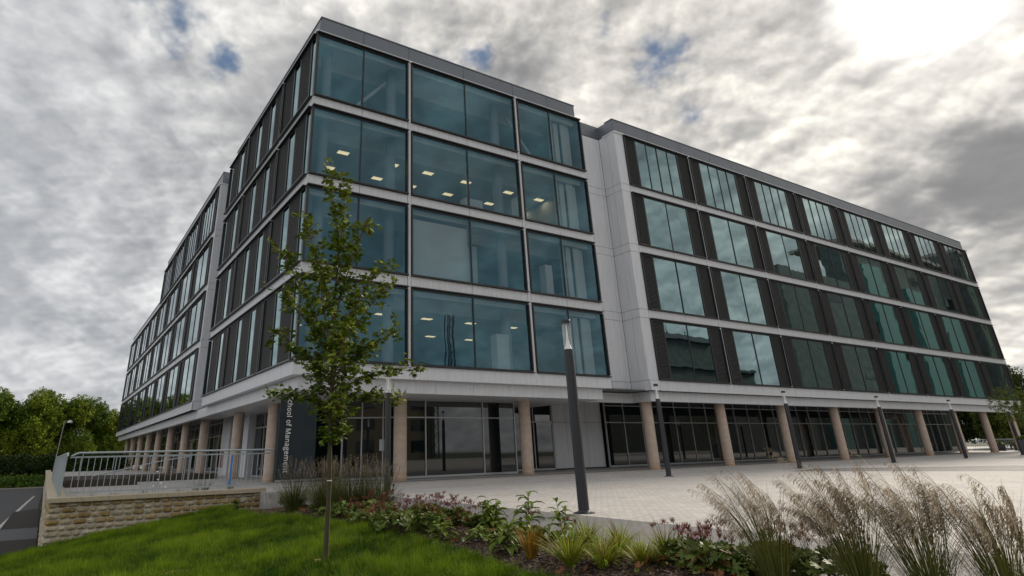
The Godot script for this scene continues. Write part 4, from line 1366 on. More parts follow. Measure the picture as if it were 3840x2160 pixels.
func build_trees() -> void:
	build_maple()
	var dg := Color(0.055, 0.11, 0.012); var mg := Color(0.115, 0.18, 0.016); var yg := Color(0.21, 0.26, 0.022)
	var spots := [
		[-25.0, -66.0, 8.6, 5.0, mg, yg, "bright yellow green tree at the left edge of the picture, hanging low over the hedge"],
		[-19.5, -76.0, 11.0, 5.2, dg, mg, "dark round tree second from the left, behind the bright tree"],
		[-14.5, -82.0, 11.8, 5.4, dg, yg, "tall mid green tree left of the street lamp"],
		[-9.5, -84.0, 12.2, 5.4, mg, yg, "tallest broad tree directly behind the street lamp"],
		[-4.5, -86.0, 11.4, 5.2, dg, yg, "rounded tree between the street lamp and the left wing"],
		[0.5, -90.0, 9.6, 5.0, mg, yg, "lower tree whose crown touches the far end of the left wing"],
		[-31.0, -86.0, 11.0, 5.5, dg, mg, "dark tree at the far left behind the bright one"],
		[6.0, -100.0, 10.5, 5.5, dg, mg, "tree mostly hidden behind the end of the left wing"]]
	for i in spots.size():
		var s: Array = spots[i]
		far_tree("broadleaf_tree", s[6], Vector3(s[0], -1.45, s[1]), s[2], s[3], s[4], s[5], 100 + i * 7, 0.4 if i > 0 else 1.6)
	# clipped ground cover along the road's far side
	var where := []; var cols := []
	if not cache.has("clump"):
		cache.clump = clump_mesh()
	for i in 4200:
		var z := -57.6 - rng.randf() * 5.0
		var y := -1.3 + rng.randf() * 0.95 * clampf((-57.4 - z) / 1.2, 0.3, 1.0)
		where.append(Transform3D(Basis.from_euler(Vector3(rng.randf() * TAU, rng.randf() * TAU, 0)) * rng.randf_range(0.25, 0.5), Vector3(rng.randf_range(-32.0, -3.0), y, z)))
		cols.append(Color(0.050, 0.110, 0.014).lerp(Color(0.12, 0.19, 0.025), rng.randf()))
	tag(copies("low_hedge", cache.clump, where, cols), "low green ground cover along the far side of the road", "hedge")
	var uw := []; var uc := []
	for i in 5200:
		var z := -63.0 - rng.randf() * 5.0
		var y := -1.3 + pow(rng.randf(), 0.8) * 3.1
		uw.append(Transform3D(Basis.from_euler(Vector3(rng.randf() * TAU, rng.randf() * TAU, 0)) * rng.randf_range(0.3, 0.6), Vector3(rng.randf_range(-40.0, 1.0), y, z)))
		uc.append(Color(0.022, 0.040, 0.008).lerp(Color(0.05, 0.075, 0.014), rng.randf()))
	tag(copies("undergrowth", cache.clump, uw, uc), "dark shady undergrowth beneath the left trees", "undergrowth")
	flat("woodland_floor", M.mulch_soil, [Vector2(-70, -57.3), Vector2(20, -57.3), Vector2(20, -130), Vector2(-70, -130)], -1.35)


# ------------------------------------------------------------------ planting
func grass_clump(called: String, label: String, category: String, at: Vector3, n: int, len0: float, len1: float, width: float, c0: Color, c1: Color, spread: float, bend: float, group: String, tipc := Color(0, 0, 0, 0)) -> Node3D:
	var t := thing(called, label, category, at, 0.0, group)
	var b := MB.new()
	for i in n:
		var a := rng.randf() * TAU
		var s := pow(rng.randf(), 0.7) * spread
		b.col = c0.lerp(c1, rng.randf()) * rng.randf_range(0.85, 1.15)
		if tipc.a > 0.0 and rng.randf() < 0.22:
			b.col = tipc * rng.randf_range(0.7, 1.2)
		var r0 := rng.randf() * 0.05
		b.blade(Vector3(cos(a) * r0, -0.02, sin(a) * r0), Vector3(cos(a) * s, 1.0, sin(a) * s).normalized(), rng.randf_range(len0, len1), width * rng.randf_range(0.7, 1.2), bend * rng.randf_range(0.3, 1.2), 5)
	put("blades", b.mesh(M.blade), t).set_meta("kind", "stuff")
	return t


func feather_grass(label: String, at: Vector3, stalks: int, h: float, lean: Vector3, seed_: int) -> void:
	var r := RandomNumberGenerator.new()
	r.seed = seed_
	var t := thing("feather_grass", label, "ornamental grass", at, 0.0, "tall feathery grasses by the square")
	var b := MB.new()
	for i in 300:
		var a := r.randf() * TAU
		var s := pow(r.randf(), 0.8) * 0.50
		b.col = Color(0.070, 0.100, 0.018).lerp(Color(0.24, 0.24, 0.07), pow(r.randf(), 1.2))
		var r0 := r.randf() * 0.13
		b.blade(Vector3(cos(a) * r0, -0.05, sin(a) * r0), Vector3(cos(a) * s, 1.0, sin(a) * s).normalized(), r.randf_range(0.35, 0.9) * h, 0.0055, r.randf_range(0.1, 1.1), 5)
	put("blades", b.mesh(M.blade), t).set_meta("kind", "stuff")
	var st := MB.new()
	var pl := MB.new()
	for i in stalks:
		var a := r.randf() * TAU
		var s := pow(r.randf(), 0.7) * 0.30
		var dir := (Vector3(cos(a) * s, 1.0, sin(a) * s) + lean * r.randf_range(-0.1, 0.42)).normalized()
		var p := Vector3(cos(a), 0, sin(a)) * r.randf() * 0.12
		var len := h * (r.randf_range(0.56, 0.93) if r.randf() < 0.96 else 1.05)
		var nod := r.randf_range(0.15, 0.95)
		var side := (Vector3(cos(a), 0, sin(a)) * 0.35 + lean * 1.0).normalized()
		st.col = Color(0.11, 0.125, 0.032).lerp(Color(0.29, 0.26, 0.11), r.randf())
		var segs := 9
		var pts := [p]
		for k in segs:
			p += dir * (len / segs)
			pts.append(p)
			dir = (dir + side * (0.004 + nod * pow(float(k) / segs, 2.4)) + Vector3(0, -0.006 * k, 0)).normalized()
		for k in segs:
			var wd := lerpf(0.0036, 0.0016, float(k) / segs)
			var ax := Vector3(0.8472, 0, 0.5313)
			st.quad(pts[k] - ax * wd, pts[k] + ax * wd, pts[k + 1] + ax * wd * 0.9, pts[k + 1] - ax * wd * 0.9)
			var az := Vector3(-0.5313, 0, 0.8472)
			st.quad(pts[k] - az * wd, pts[k] + az * wd, pts[k + 1] + az * wd * 0.9, pts[k + 1] - az * wd * 0.9)
		# the panicle: fine drooping branchlets over the last third
		var pc := Color(0.27, 0.20, 0.125).lerp(Color(0.54, 0.43, 0.29), r.randf())
		for k in 66:
			var f := 0.62 + 0.38 * (k + r.randf()) / 66.0
			var fi := f * segs
			var i0 := mini(int(fi), segs - 1)
			var q: Vector3 = (pts[i0] as Vector3).lerp(pts[i0 + 1], fi - i0)
			var ang := r.randf() * TAU
			var dd := (Vector3(cos(ang), 0.15, sin(ang)) * 0.5 + side * 1.1 + dir * 0.5).normalized()
			pl.col = pc * r.randf_range(0.75, 1.3)
			pl.blade(q, dd, r.randf_range(0.05, 0.15) * (1.35 - f * 0.75), 0.0085, r.randf_range(0.9, 2.2), 3, 0.5, 0.4)
	put("stems", st.mesh(M.blade), t).set_meta("kind", "stuff")
	put("plumes", pl.mesh(M.plume), t).set_meta("kind", "stuff")


func leafy_plant(label: String, at: Vector3, stems: int, h: float, leaf_l: float, seed_: int) -> void:
	var r := RandomNumberGenerator.new()
	r.seed = seed_
	var t := thing("broad_leaved_plant", label, "plant", at, 0.0, "broad leaved perennials in the bed")
	for i in stems:
		var a := TAU * i / stems + r.randf()
		var lean := Vector3(cos(a), 0, sin(a)) * r.randf_range(0.05, 0.35)
		var hh := h * r.randf_range(0.5, 0.9)
		var s := MB.new()
		s.tube([Vector3(cos(a), 0, sin(a)) * 0.03 + Vector3(0, -0.02, 0), lean * hh * 0.4 + Vector3(0, hh * 0.5, 0), lean * hh + Vector3(0, hh, 0)], [0.006, 0.005, 0.003], 6)
		put("stem", s.mesh(M.twig), t)
		for k in 8:
			var f := 0.15 + 0.85 * k / 7.0
			var an := a + k * 2.4 + r.randf() * 0.5
			var m := MB.new()
			m.col = Color(0.07, 0.125, 0.018).lerp(Color(0.17, 0.225, 0.03), r.randf() * 0.6 + 0.4 * f)
			var up := lerpf(0.25, 0.9, f)
			broad_leaf(m, Vector3(cos(an), up, sin(an)).normalized(), leaf_l * lerpf(1.3, 0.9, f) * r.randf_range(0.8, 1.2), 0.36, 1.1 + r.randf() * 0.8)
			put("leaf", m.mesh(M.leaf), t, Transform3D(Basis(), lean * hh * f + Vector3(0, hh * f, 0)))


func broad_leaf(m: MB, dir: Vector3, l: float, ratio: float, droop: float) -> void:
	var side := dir.cross(Vector3.UP).normalized()
	var p := Vector3.ZERO
	var d := dir
	var prof := [0.06, 0.75, 1.0, 0.72, 0.02]
	var w0: float = prof[0] * l * ratio * 0.5
	for i in 4:
		var q := p + d * l / 4.0
		var w1: float = prof[i + 1] * l * ratio * 0.5
		var up := side.cross(d).normalized() * 0.35
		m.quad(p, p + side * w0 + up * w0, q + side * w1 + up * w1, q)
		m.quad(p - side * w0 + up * w0, p, q, q - side * w1 + up * w1)
		p = q; w0 = w1
		d = d.rotated(side, -droop / 4.0)


func geranium(label: String, at: Vector3, rad: float, h: float, flowers: int, pinkish: float, seed_: int) -> void:
	var r := RandomNumberGenerator.new()
	r.seed = seed_
	var t := thing("geranium_clump", label, "flowering plant", at, 0.0, "geraniums in the bed")
	if not cache.has("round_leaf"):
		var b := MB.new()
		# a lobed round leaf, cupped
		var n := 7
		for k in n:
			var a0 := -2.6 + 5.2 * k / n; var a1 := -2.6 + 5.2 * (k + 1) / n
			var am := (a0 + a1) * 0.5
			var p := Vector3(sin(a0) * 0.30, 0.08, cos(a0) * 0.30); var q := Vector3(sin(a1) * 0.30, 0.08, cos(a1) * 0.30)
			var e := Vector3(sin(am - 0.16) * 0.52, 0.10, cos(am - 0.16) * 0.52); var f := Vector3(sin(am + 0.16) * 0.52, 0.10, cos(am + 0.16) * 0.52)
			b.tri(Vector3.ZERO, p, q); b.tri(p, e, f); b.tri(p, f, q)
		cache.round_leaf = b.mesh(M.leaf)
	var where := []; var cols := []
	for i in 210:
		var a := r.randf() * TAU; var k := sqrt(r.randf())
		var p := Vector3(cos(a) * rad * k, h * sqrt(maxf(0.0, 1.0 - k * k * 0.8)) * r.randf_range(0.45, 1.0), sin(a) * rad * k)
		var s := r.randf_range(0.08, 0.16)
		where.append(Transform3D(Basis.from_euler(Vector3(r.randf_range(-0.6, 0.6) + sin(a) * 0.4, r.randf() * TAU, r.randf_range(-0.6, 0.6) - cos(a) * 0.4)) * s, p))
		var c := Color(0.065, 0.105, 0.020).lerp(Color(0.17, 0.215, 0.05), r.randf())
		if r.randf() < 0.08:
			c = Color(0.20, 0.07, 0.03)
		cols.append(c * r.randf_range(0.8, 1.15))
	copies("foliage", cache.round_leaf, where, cols, t)
	if not cache.has("seed_head"):
		var b := MB.new()
		for k in 9:
			var a := k * 2.4
			b.blade(Vector3(0, 0, 0), Vector3(cos(a) * 0.9, 1.0, sin(a) * 0.9).normalized(), 0.055, 0.006, -0.4, 2, 0.25, 0.8)
		cache.seed_head = b.mesh(M.plume)
		var f := MB.new()
		for k in 5:
			var a := TAU * k / 5.0
			f.blade(Vector3(0, 0, 0), Vector3(cos(a), 0.5, sin(a)).normalized(), 0.028, 0.020, 0.5, 2, 0.5, 0.6)
		cache.petals = f.mesh(M.plume)
	var sm := MB.new()
	var hw := []; var hc := []; var fw := []; var fc := []
	for i in flowers:
		var a := r.randf() * TAU; var k := sqrt(r.randf()) * 0.95
		var p := Vector3(cos(a) * rad * k, h * 0.7, sin(a) * rad * k)
		var q := p + Vector3(r.randf_range(-0.06, 0.06), r.randf_range(0.10, 0.24), r.randf_range(-0.06, 0.06))
		sm.col = Color(0.14, 0.07, 0.05)
		sm.tube([p, q], [0.0028, 0.002], 4, false)
		for j in 3:
			var v := q + Vector3(r.randf_range(-0.03, 0.03), r.randf_range(-0.02, 0.02), r.randf_range(-0.03, 0.03))
			hw.append(Transform3D(Basis(Vector3.UP, r.randf() * TAU), v))
			hc.append(Color(0.12, 0.018, 0.012).lerp(Color(0.22, 0.055, 0.035), r.randf()))
		if r.randf() < pinkish:
			fw.append(Transform3D(Basis(Vector3.UP, r.randf() * TAU), q + Vector3(0.02, 0.0, 0.02)))
			fc.append(Color(0.32, 0.03, 0.20).lerp(Color(0.42, 0.06, 0.30), r.randf()))
	if flowers:
		put("stems", sm.mesh(M.plume), t).set_meta("kind", "stuff")
		copies("seed_heads", cache.seed_head, hw, hc, t)
	if fw.size():
		copies("petals", cache.petals, fw, fc, t)


func build_planting() -> void:
	var on := func(x, z): return Vector3(x, bed_y(x, z), z)
	# grasses behind the maple's stem
	var gl := [[-2.55, 8.6, "soft flowering grass clump against the sign's plinth"], [-2.35, 9.8, "soft flowering grass clump just left of the maple trunk"], [-2.0, 10.4, "soft flowering grass clump just right of the maple trunk"], [-1.55, 10.2, "soft flowering grass clump in front of the entrance lamp post"], [-1.6, 8.6, "soft flowering grass clump at the foot of the entrance lamp post"], [-1.45, 10.75, "soft flowering grass clump nearest the dead seed stalks"]]
	for i in gl.size():
		var g: Array = gl[i]
		meadow_grass(g[2], on.call(g[0], g[1]), 40 + i)
	# dark broad leaves and two dead seed stalks
	leafy_plant("short plant with big dark oval leaves below two brown stalks", on.call(-1.6, 11.4), 4, 0.18, 0.29, 11)
	var ds := thing("seed_stalks", "two dead brown seed stalks standing above the dark leaves", "plant", on.call(-1.55, 11.45))
	for q in [[0.0, 0.55, 0.05], [0.07, 0.46, -0.03]]:
		var b := MB.new()
		b.tube([Vector3(q[0], 0, 0), Vector3(q[0] + q[2], q[1], 0)], [0.005, 0.004], 6)
		b.lathe([Vector2(0, -0.03), Vector2(0.022, -0.01), Vector2(0.024, 0.01), Vector2(0, 0.03)], 8, Vector3(q[0] + q[2], q[1], 0))
		b.lathe([Vector2(0, -0.02), Vector2(0.016, 0.0), Vector2(0, 0.02)], 8, Vector3(q[0] + q[2] * 0.7, q[1] * 0.85, 0.01))
		put("stalk", b.mesh(M.bark_far), ds)
	geranium("low geranium clump with reddish heads right of the maple trunk", on.call(-2.55, 12.6), 0.42, 0.20, 10, 0.2, 1)
	geranium("geranium clump with brown heads at the lawn's edge", on.call(-2.6, 13.8), 0.42, 0.24, 16, 0.3, 2)
	geranium("pale green geranium clump spilling onto the mulch", on.call(-2.45, 14.5), 0.34, 0.22, 6, 0.1, 3)
	geranium("geranium clump with the tallest dusky red heads at the paving edge", on.call(-1.75, 13.1), 0.42, 0.26, 26, 0.15, 4)
	geranium("geranium clump with dusky red heads behind the bare mulch", on.call(-1.75, 14.0), 0.42, 0.26, 26, 0.15, 5)
	geranium("small geranium with sparse red heads beside the leafy stems", on.call(-1.55, 14.6), 0.26, 0.20, 12, 0.1, 6)
	leafy_plant("bushy plant of many drooping pointed leaves right of the geraniums", on.call(-1.75, 15.2), 7, 0.44, 0.22, 21)
	leafy_plant("bushy leafy plant at the paving, touching the geraniums", on.call(-1.62, 14.9), 6, 0.47, 0.22, 22)
	leafy_plant("tall leafy plant of few upright stems before the lamp post", on.call(-1.65, 15.9), 4, 0.62, 0.25, 23)
	leafy_plant("upright leafy plant directly left of the lamp post's foot", on.call(-1.55, 16.5), 3, 0.55, 0.23, 24)
	leafy_plant("young leafy plant alone on the mulch near the lawn", on.call(-2.75, 15.4), 3, 0.31, 0.21, 25)
	leafy_plant("tiny leafy seedling in the middle of the bare mulch", on.call(-2.5, 15.9), 2, 0.16, 0.18, 26)
	leafy_plant("leafy plant with grey green leaves left of the orange tuft", on.call(-2.65, 16.7), 4, 0.34, 0.22, 27)
	grass_clump("orange_grass", "stiff orange and bronze grass tuft at the lawn's edge", "ornamental grass", on.call(-2.72, 17.25), 150, 0.2, 0.44, 0.013, Color(0.27, 0.085, 0.012), Color(0.30, 0.19, 0.03), 0.55, 0.5, "", Color(0.09, 0.11, 0.02, 1))
	var lg := [[-2.68, 17.85, 0.24, 0.44, 1.0, "tall upright lime green grass tuft right of the orange tuft"], [-1.72, 17.1, 0.2, 0.40, 1.5, "bushy lime green grass tuft with tan tips at the paving edge"], [-1.62, 17.55, 0.2, 0.40, 1.5, "arching lime green grass tuft, third along the paving edge"], [-2.55, 18.2, 0.18, 0.34, 1.3, "loose lime green grass tuft at the picture's bottom edge"], [-1.72, 18.3, 0.2, 0.38, 1.3, "spiky lime green grass tuft beside the right-hand geraniums"], [-2.3, 18.5, 0.16, 0.30, 1.0, "small thin yellow green grass tuft below the spiky one"], [-2.2, 18.05, 0.16, 0.30, 1.3, "low spreading lime green tuft between the larger tufts"]]
	for g in lg:
		grass_clump("lime_grass", g[5], "ornamental grass", on.call(g[0], g[1]), 210, g[2] * 1.3, g[3] * 1.3, 0.014, Color(0.13, 0.20, 0.018), Color(0.36, 0.40, 0.045), 1.1, g[4], "lime green grass tufts in the bed", Color(0.24, 0.15, 0.05, 1))
	geranium("geranium clump with magenta petals left of the tall feathery grass", on.call(-1.85, 18.75), 0.36, 0.22, 20, 0.55, 7)
	geranium("pale leaved geranium clump at the foot of the first feathery grass", on.call(-1.9, 19.2), 0.36, 0.22, 14, 0.3, 8)
	geranium("geranium clump with red heads between the feathery grasses", on.call(-1.62, 19.5), 0.34, 0.26, 18, 0.3, 9)
	geranium("geranium clump half hidden by the second feathery grass", on.call(-1.55, 20.0), 0.34, 0.26, 16, 0.2, 10)
	geranium("spreading geranium clump between the maple trunk and the dark leaves", on.call(-2.0, 11.6), 0.40, 0.24, 10, 0.25, 51)
	geranium("yellow green geranium clump just in front of the flowering grasses", on.call(-2.5, 11.2), 0.40, 0.24, 4, 0.2, 52)
	geranium("small low geranium between the leafy stems and the orange tuft", on.call(-2.0, 16.4), 0.24, 0.16, 2, 0.1, 53)
	geranium("low green geranium clump in front of the lime tufts", on.call(-2.2, 17.5), 0.24, 0.16, 2, 0.1, 54)
	var gw := []; var gc := []
	for i in 1500:
		var z := rng.randf_range(8.8, 19.4)
		var x := lerpf(bed_edge(z) + 0.1, -1.42, pow(rng.randf(), 0.55))
		if sin(x * 3.1 + z * 1.7) + sin(z * 2.3 - x) < -0.2:
			continue
		gw.append(Transform3D(Basis.from_euler(Vector3(rng.randf_range(-0.7, 0.7), rng.randf() * TAU, rng.randf_range(-0.7, 0.7))) * rng.randf_range(0.05, 0.12), Vector3(x, bed_y(x, z) + rng.randf_range(0.01, 0.10), z)))
		gc.append(Color(0.05, 0.085, 0.016).lerp(Color(0.19, 0.22, 0.045), rng.randf()) if rng.randf() < 0.85 else Color(0.20, 0.075, 0.035))
	tag(copies("ground_cover", cache.round_leaf, gw, gc), "scattered low leaves creeping over the bark mulch", "ground cover")
	feather_grass("leftmost tall feathery grass, its plumes leaning over the paving", on.call(-2.05, 19.75), 32, 1.10, Vector3(-0.75, 0, -0.66), 61)
	feather_grass("second tall feathery grass, the densest and greenest at the base", on.call(-1.85, 20.35), 46, 1.14, Vector3(-0.6, 0, -0.5), 62)
	feather_grass("third tall feathery grass, close to the picture's right edge", on.call(-1.66, 20.75), 46, 1.14, Vector3(-0.55, 0, -0.5), 63)
	feather_grass("rightmost tall feathery grass, cut off by the picture's edge", on.call(-1.45, 21.15), 42, 1.10, Vector3(-0.5, 0, -0.4), 64)
	# fine tufts on the terrace behind the railing
	var tt := [[-6.3, 1.9, "dry brownish tuft just inside the railing's left end"], [-5.7, 1.9, "dry reddish tuft behind the second railing panel"], [-4.9, 1.8, "dark green tuft behind the railing, left of the daisies"], [-3.9, 1.9, "dry tuft behind the railing, right of the daisies"], [-3.3, 1.2, "tall dark sedge behind the railing's middle"], [-2.9, 0.6, "tall thin sedge behind the railing, left of the blue strip"], [-2.3, 1.4, "thin dark sedge behind the railing near the sign"]]
	for i in tt.size():
		var g: Array = tt[i]
		var dry := i in [0, 1, 3]
		grass_clump("terrace_tuft", g[2], "ornamental grass", Vector3(g[0], 0.0, g[1]), 70, 0.2, 0.42 if i < 4 else 0.75, 0.008, Color(0.10, 0.07, 0.035) if dry else Color(0.025, 0.045, 0.012), Color(0.20, 0.15, 0.08) if dry else Color(0.07, 0.10, 0.03), 0.5, 0.9, "grass tufts on the terrace")
	var da := thing("daisies", "white daisies on thin stems behind the railing", "flowering plant", Vector3(-4.5, 0, 1.0))
	for q in [[0.0, 0.75, 0.05], [0.06, 0.52, 0.0], [0.14, 0.42, 0.1], [-0.06, 0.34, 0.0], [0.3, 0.3, 0.0]]:
		var b := MB.new()
		b.tube([Vector3(q[0] * 0.5, 0, 0), Vector3(q[0], q[1], q[2])], [0.003, 0.003], 4)
		put("stem", b.mesh(M.bark), da)
		b = MB.new()
		for k in 10:
			var a := TAU * k / 10
			b.blade(Vector3(0, 0, 0), Vector3(cos(a), 0.25, sin(a)).normalized(), 0.04, 0.016, 0.2, 1, 0.7, 0.6)
		put("flower", b.mesh(M.letter_white), da, Transform3D(Basis(Vector3.RIGHT, 0.5), Vector3(q[0], q[1], q[2])))
	# shrubs at the wall's foot beside the plinth
	leafy_plant("low shrub with yellow green leaves where the wall meets the plinth", Vector3(-2.7, -0.26, 3.95), 7, 0.30, 0.16, 31)
	leafy_plant("weed with small leaves growing in front of the concrete plinth", Vector3(-1.7, -0.15, 4.9), 4, 0.34, 0.12, 32)
	leafy_plant("reddish low shrub at the front of the plinth's right side", Vector3(-1.55, -0.1, 5.5), 6, 0.26, 0.15, 33)


func meadow_grass(label: String, at: Vector3, seed_: int) -> void:
	var r := RandomNumberGenerator.new()
	r.seed = seed_
	var t := thing("meadow_grass", label, "ornamental grass", at, 0.0, "flowering grasses behind the maple")
	var b := MB.new()
	for i in 520:
		var a := r.randf() * TAU
		var s := pow(r.randf(), 0.8) * 0.7
		b.col = Color(0.040, 0.060, 0.014).lerp(Color(0.15, 0.16, 0.05), r.randf())
		var r0 := r.randf() * 0.24
		b.blade(Vector3(cos(a) * r0, -0.03, sin(a) * r0), Vector3(cos(a) * s, 1.0, sin(a) * s).normalized(), r.randf_range(0.35, 0.92), 0.0095, r.randf_range(0.2, 1.3), 4)
	put("blades", b.mesh(M.blade), t).set_meta("kind", "stuff")
	var st := MB.new(); var pl := MB.new()
	for i in 44:
		var a := r.randf() * TAU
		var s := r.randf() * 0.5
		var h := r.randf_range(0.75, 1.15)
		var d := Vector3(cos(a) * s, 1.0, sin(a) * s).normalized()
		var p := Vector3(cos(a), 0, sin(a)) * r.randf() * 0.15
		var q := p + d * h
		st.col = Color(0.10, 0.09, 0.045)
		st.tube([p, p.lerp(q, 0.6), q + Vector3(-0.03, -0.01, 0)], [0.0032, 0.003, 0.002], 4, false)
		pl.col = Color(0.16, 0.125, 0.09).lerp(Color(0.30, 0.25, 0.19), r.randf())
		for k in 16:
			var f := 0.78 + 0.22 * k / 16.0
			var an := r.randf() * TAU
			pl.blade(p.lerp(q, f), Vector3(cos(an), 0.9, sin(an)).normalized(), r.randf_range(0.03, 0.07), 0.011, 1.6, 2, 0.5, 0.5)
	put("stems", st.mesh(M.blade), t).set_meta("kind", "stuff")
	put("plumes", pl.mesh(M.plume), t).set_meta("kind", "stuff")


# ------------------------------------------------------------------ the far right: planters, barrier, trees
func build_right_end() -> void:
	var dg := Color(0.022, 0.044, 0.009); var mg := Color(0.055, 0.085, 0.015); var yg := Color(0.12, 0.145, 0.02)
	var spots := [[92.0, -14.0, 9.5, 5.0, dg, mg, "dark tree seen between the last columns of the right wing"], [99.0, -9.0, 10.0, 5.5, dg, yg, "tall tree right of the building's far corner"], [90.0, -24.0, 8.5, 5.0, mg, yg, "tree seen under the far end of the right wing"], [106.0, -2.0, 9.5, 5.5, dg, yg, "tree at the right edge behind the planters"], [87.0, -6.0, 5.0, 3.2, mg, yg, "bright bush beyond the last column"]]
	for i in spots.size():
		var s: Array = spots[i]
		far_tree("broadleaf_tree", s[6], Vector3(s[0], 0.0, s[1]), s[2], s[3], s[4], s[5], 300 + i * 5, 0.2, 4500, "trees beyond the square")
	# steel barrier and planters
	var b := thing("barrier", "grey steel pedestrian barrier beyond the end of the glass front", "barrier", Vector3(78.5, 0, -6.6))
	var f := MB.new()
	f.tube([Vector3(0, 1.1, 0), Vector3(5.2, 1.1, 3.0)], [0.03, 0.03], 8)
	f.tube([Vector3(0, 0.2, 0), Vector3(5.2, 0.2, 3.0)], [0.03, 0.03], 8)
	put("frame", f.mesh(M.galvanised), b)
	for k in 30:
		var s := MB.new()
		var p := Vector3(5.2, 0, 3.0) * (k / 29.0)
		s.tube([p + Vector3(0, 0.0 if k % 10 == 0 else 0.2, 0), p + Vector3(0, 1.1, 0)], [0.015, 0.015], 5, false)
		put("bar", s.mesh(M.galvanised), b)
	for q in [[75.8, -3.6, 1.3, 0.62, "dark planter box with white flowers left of the last column"], [77.2, -2.2, 1.1, 0.60, "dark planter box with green leaves right of the last column"], [50.9, 6.3, 1.15, 1.05, "large dark planter box with a small tree at the right edge"]]:
		var pl := thing("planter_box", q[4], "planter", Vector3(q[0], 0, q[1]), 0.3, "dark planter boxes")
		var m := MB.new()
		var w: float = q[2] * 0.5; var h: float = q[3]
		for e in [[w * 0.88, w, 0.0, h]]:
			m.quad(Vector3(-e[0], 0, e[0]), Vector3(e[0], 0, e[0]), Vector3(e[1], h, e[1]), Vector3(-e[1], h, e[1]))
			m.quad(Vector3(e[0], 0, e[0]), Vector3(e[0], 0, -e[0]), Vector3(e[1], h, -e[1]), Vector3(e[1], h, e[1]))
			m.quad(Vector3(e[0], 0, -e[0]), Vector3(-e[0], 0, -e[0]), Vector3(-e[1], h, -e[1]), Vector3(e[1], h, -e[1]))
			m.quad(Vector3(-e[0], 0, -e[0]), Vector3(-e[0], 0, e[0]), Vector3(-e[1], h, e[1]), Vector3(-e[1], h, -e[1]))
			m.quad(Vector3(-w, h - 0.05, w), Vector3(w, h - 0.05, w), Vector3(w, h - 0.05, -w), Vector3(-w, h - 0.05, -w))
		put("box", m.mesh(M.planter_grey), pl)
		var where := []; var cols := []
		for i in 90:
			where.append(Transform3D(Basis.from_euler(Vector3(rng.randf() * TAU, rng.randf() * TAU, 0)) * rng.randf_range(0.10, 0.2), Vector3(rng.randf_range(-w, w), h + rng.randf_range(-0.02, 0.22), rng.randf_range(-w, w))))
			cols.append(Color(0.55, 0.55, 0.5) if rng.randf() < 0.15 else mg.lerp(yg, rng.randf()))
		copies("flowers", cache.clump, where, cols, pl)
	var t := thing("potted_tree", "small airy tree growing from the large planter at the right edge", "tree", Vector3(50.9, 1.0, 6.3))
	var tr := MB.new()
	tr.tube([Vector3(0, -0.1, 0), Vector3(0.05, 1.3, 0), Vector3(-0.1, 3.4, 0)], [0.05, 0.04, 0.012], 8)
	put("trunk", tr.mesh(M.bark_far), t)
	var where := []; var cols := []
	for i in 520:
		var d := Vector3(rng.randfn(), rng.randfn(), rng.randfn()).normalized() * pow(rng.randf(), 0.45)
		where.append(Transform3D(Basis.from_euler(Vector3(rng.randf() * TAU, rng.randf() * TAU, 0)) * rng.randf_range(0.10, 0.2), Vector3(0, 2.3, 0) + d * Vector3(1.7, 1.5, 1.7)))
		cols.append(mg.lerp(yg, rng.randf()) * 1.15)
	copies("crown", cache.clump, where, cols, t)


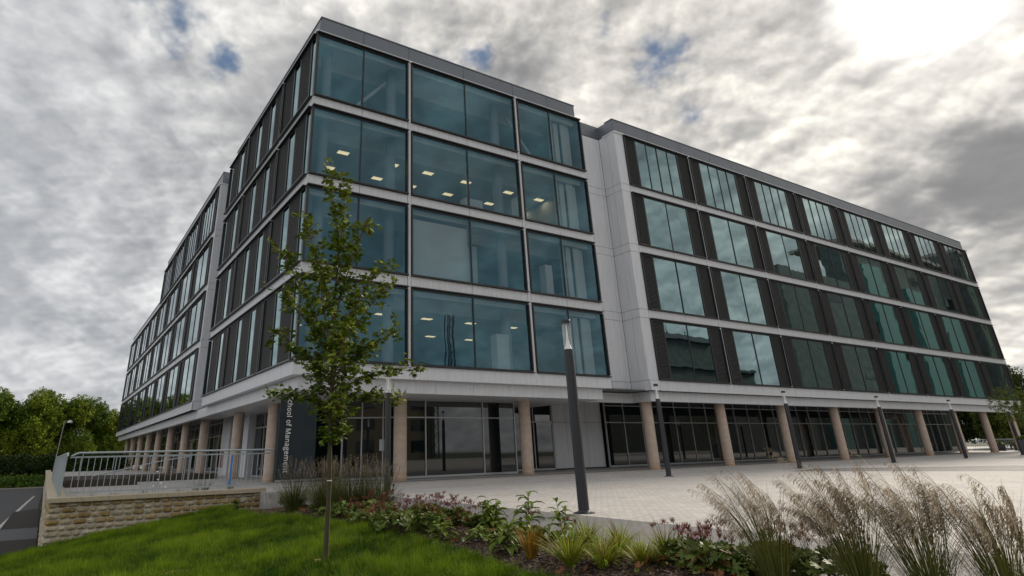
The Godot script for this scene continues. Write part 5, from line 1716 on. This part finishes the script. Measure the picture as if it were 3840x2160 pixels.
# ------------------------------------------------------------------ lawn
func build_lawn() -> void:
	var tufts := []
	for v in 3:
		var b := MB.new()
		for i in 11:
			var a := rng.randf() * TAU
			var s := rng.randf() * 0.7
			b.col = Color(1, 1, 1) * rng.randf_range(0.75, 1.2)
			if rng.randf() < 0.06:
				b.col = Color(2.6, 1.7, 1.6)
			b.blade(Vector3(rng.randf_range(-0.035, 0.035), -0.01, rng.randf_range(-0.035, 0.035)), Vector3(cos(a) * s, 1.0, sin(a) * s).normalized(), rng.randf_range(0.050, 0.155), 0.0052, rng.randf_range(0.2, 1.4), 3, 0.12, 0.9)
		tufts.append(b.mesh(M.blade))
	var patch := FastNoiseLite.new()
	patch.seed = 3
	patch.frequency = 0.55
	patch.fractal_octaves = 3
	var where := [[], [], []]; var cols := [[], [], []]
	var eye := Vector3(-7.5552, 1.1224, 23.3365)
	var fwd := Vector3(0.49280375, 0.37366968, -0.7858215); var right := Vector3(0.85166525, -0.02202333, 0.52362322); var up := Vector3(-0.17835571, 0.92730035, 0.32909466)
	for i in 140000:
		var z := 3.45 + 16.5 * rng.randf()
		var x := rng.randf_range(-9.6, bed_edge(z) + 0.06)
		var p := Vector3(x, lawn_y(x, z), z)
		var d := p - eye
		var w := d.dot(fwd)
		# leave out what lies well outside the view
		if d.dot(right) / w < -1.05 or d.dot(up) / w < -0.82 or w < 2.0:
			continue
		var k := patch.get_noise_2d(x, z)
		var h := clampf(1.0 + k * 0.55 + patch.get_noise_2d(x * 5.0 + 40.0, z * 5.0) * 0.6, 0.45, 1.7) * rng.randf_range(0.75, 1.25)
		var v := i % 3
		where[v].append(Transform3D(Basis(Vector3.UP, rng.randf() * TAU).scaled_local(Vector3(1, h, 1)), p))
		var fine := patch.get_noise_2d(x * 5.0 + 40.0, z * 5.0)
		var c := Color(0.022, 0.072, 0.003).lerp(Color(0.21, 0.31, 0.014), clampf(0.40 + k * 0.75 + fine * 0.6 + rng.randf_range(-0.25, 0.25), 0, 1))
		if rng.randf() < 0.035:
			c = Color(0.24, 0.22, 0.07)
		cols[v].append(c)
	for v in 3:
		var o := copies("grass", tufts[v], where[v], cols[v])
		tag(o, "bright green mown grass of the sloping lawn", "grass", "lawn grass")
	# small things in the lawn
	var sl := one("stone_slab", Vector3(-0.34, -0.05, -0.16), Vector3(0.34, 0.012, 0.16), M.wood)
	sl.position = Vector3(-5.5, lawn_y(-5.5, 13.15) + 0.02, 13.15)
	sl.rotation.y = -0.5
	tag(sl, "flat sandy slab lying in the grass at the bottom edge", "slab")
	var up_ := thing("ground_light", "small round grey uplight in the grass right of the slab", "light", Vector3(-5.03, lawn_y(-5.03, 13.85) - 0.05, 13.85))
	var b := MB.new()
	b.lathe([Vector2(0.0, 0.12), Vector2(0.055, 0.12), Vector2(0.075, 0.09), Vector2(0.08, 0.0)], 18)
	put("housing", b.mesh(M.post_paint), up_)
	b = MB.new()
	b.lathe([Vector2(0.0, 0.128), Vector2(0.05, 0.122)], 18)
	put("lens", b.mesh(M.clear_glass), up_)
	var sk := MB.new()
	sk.lathe([Vector2(0.0, 0.10), Vector2(0.042, 0.10), Vector2(0.045, 0.09), Vector2(0.045, -0.2)], 12)
	var so := put("tree_stake", sk.mesh(M.wood))
	so.position = Vector3(-4.27, lawn_y(-4.27, 14.72) - 0.03, 14.72)
	tag(so, "sawn wooden stake stump beside the maple's trunk", "stake")
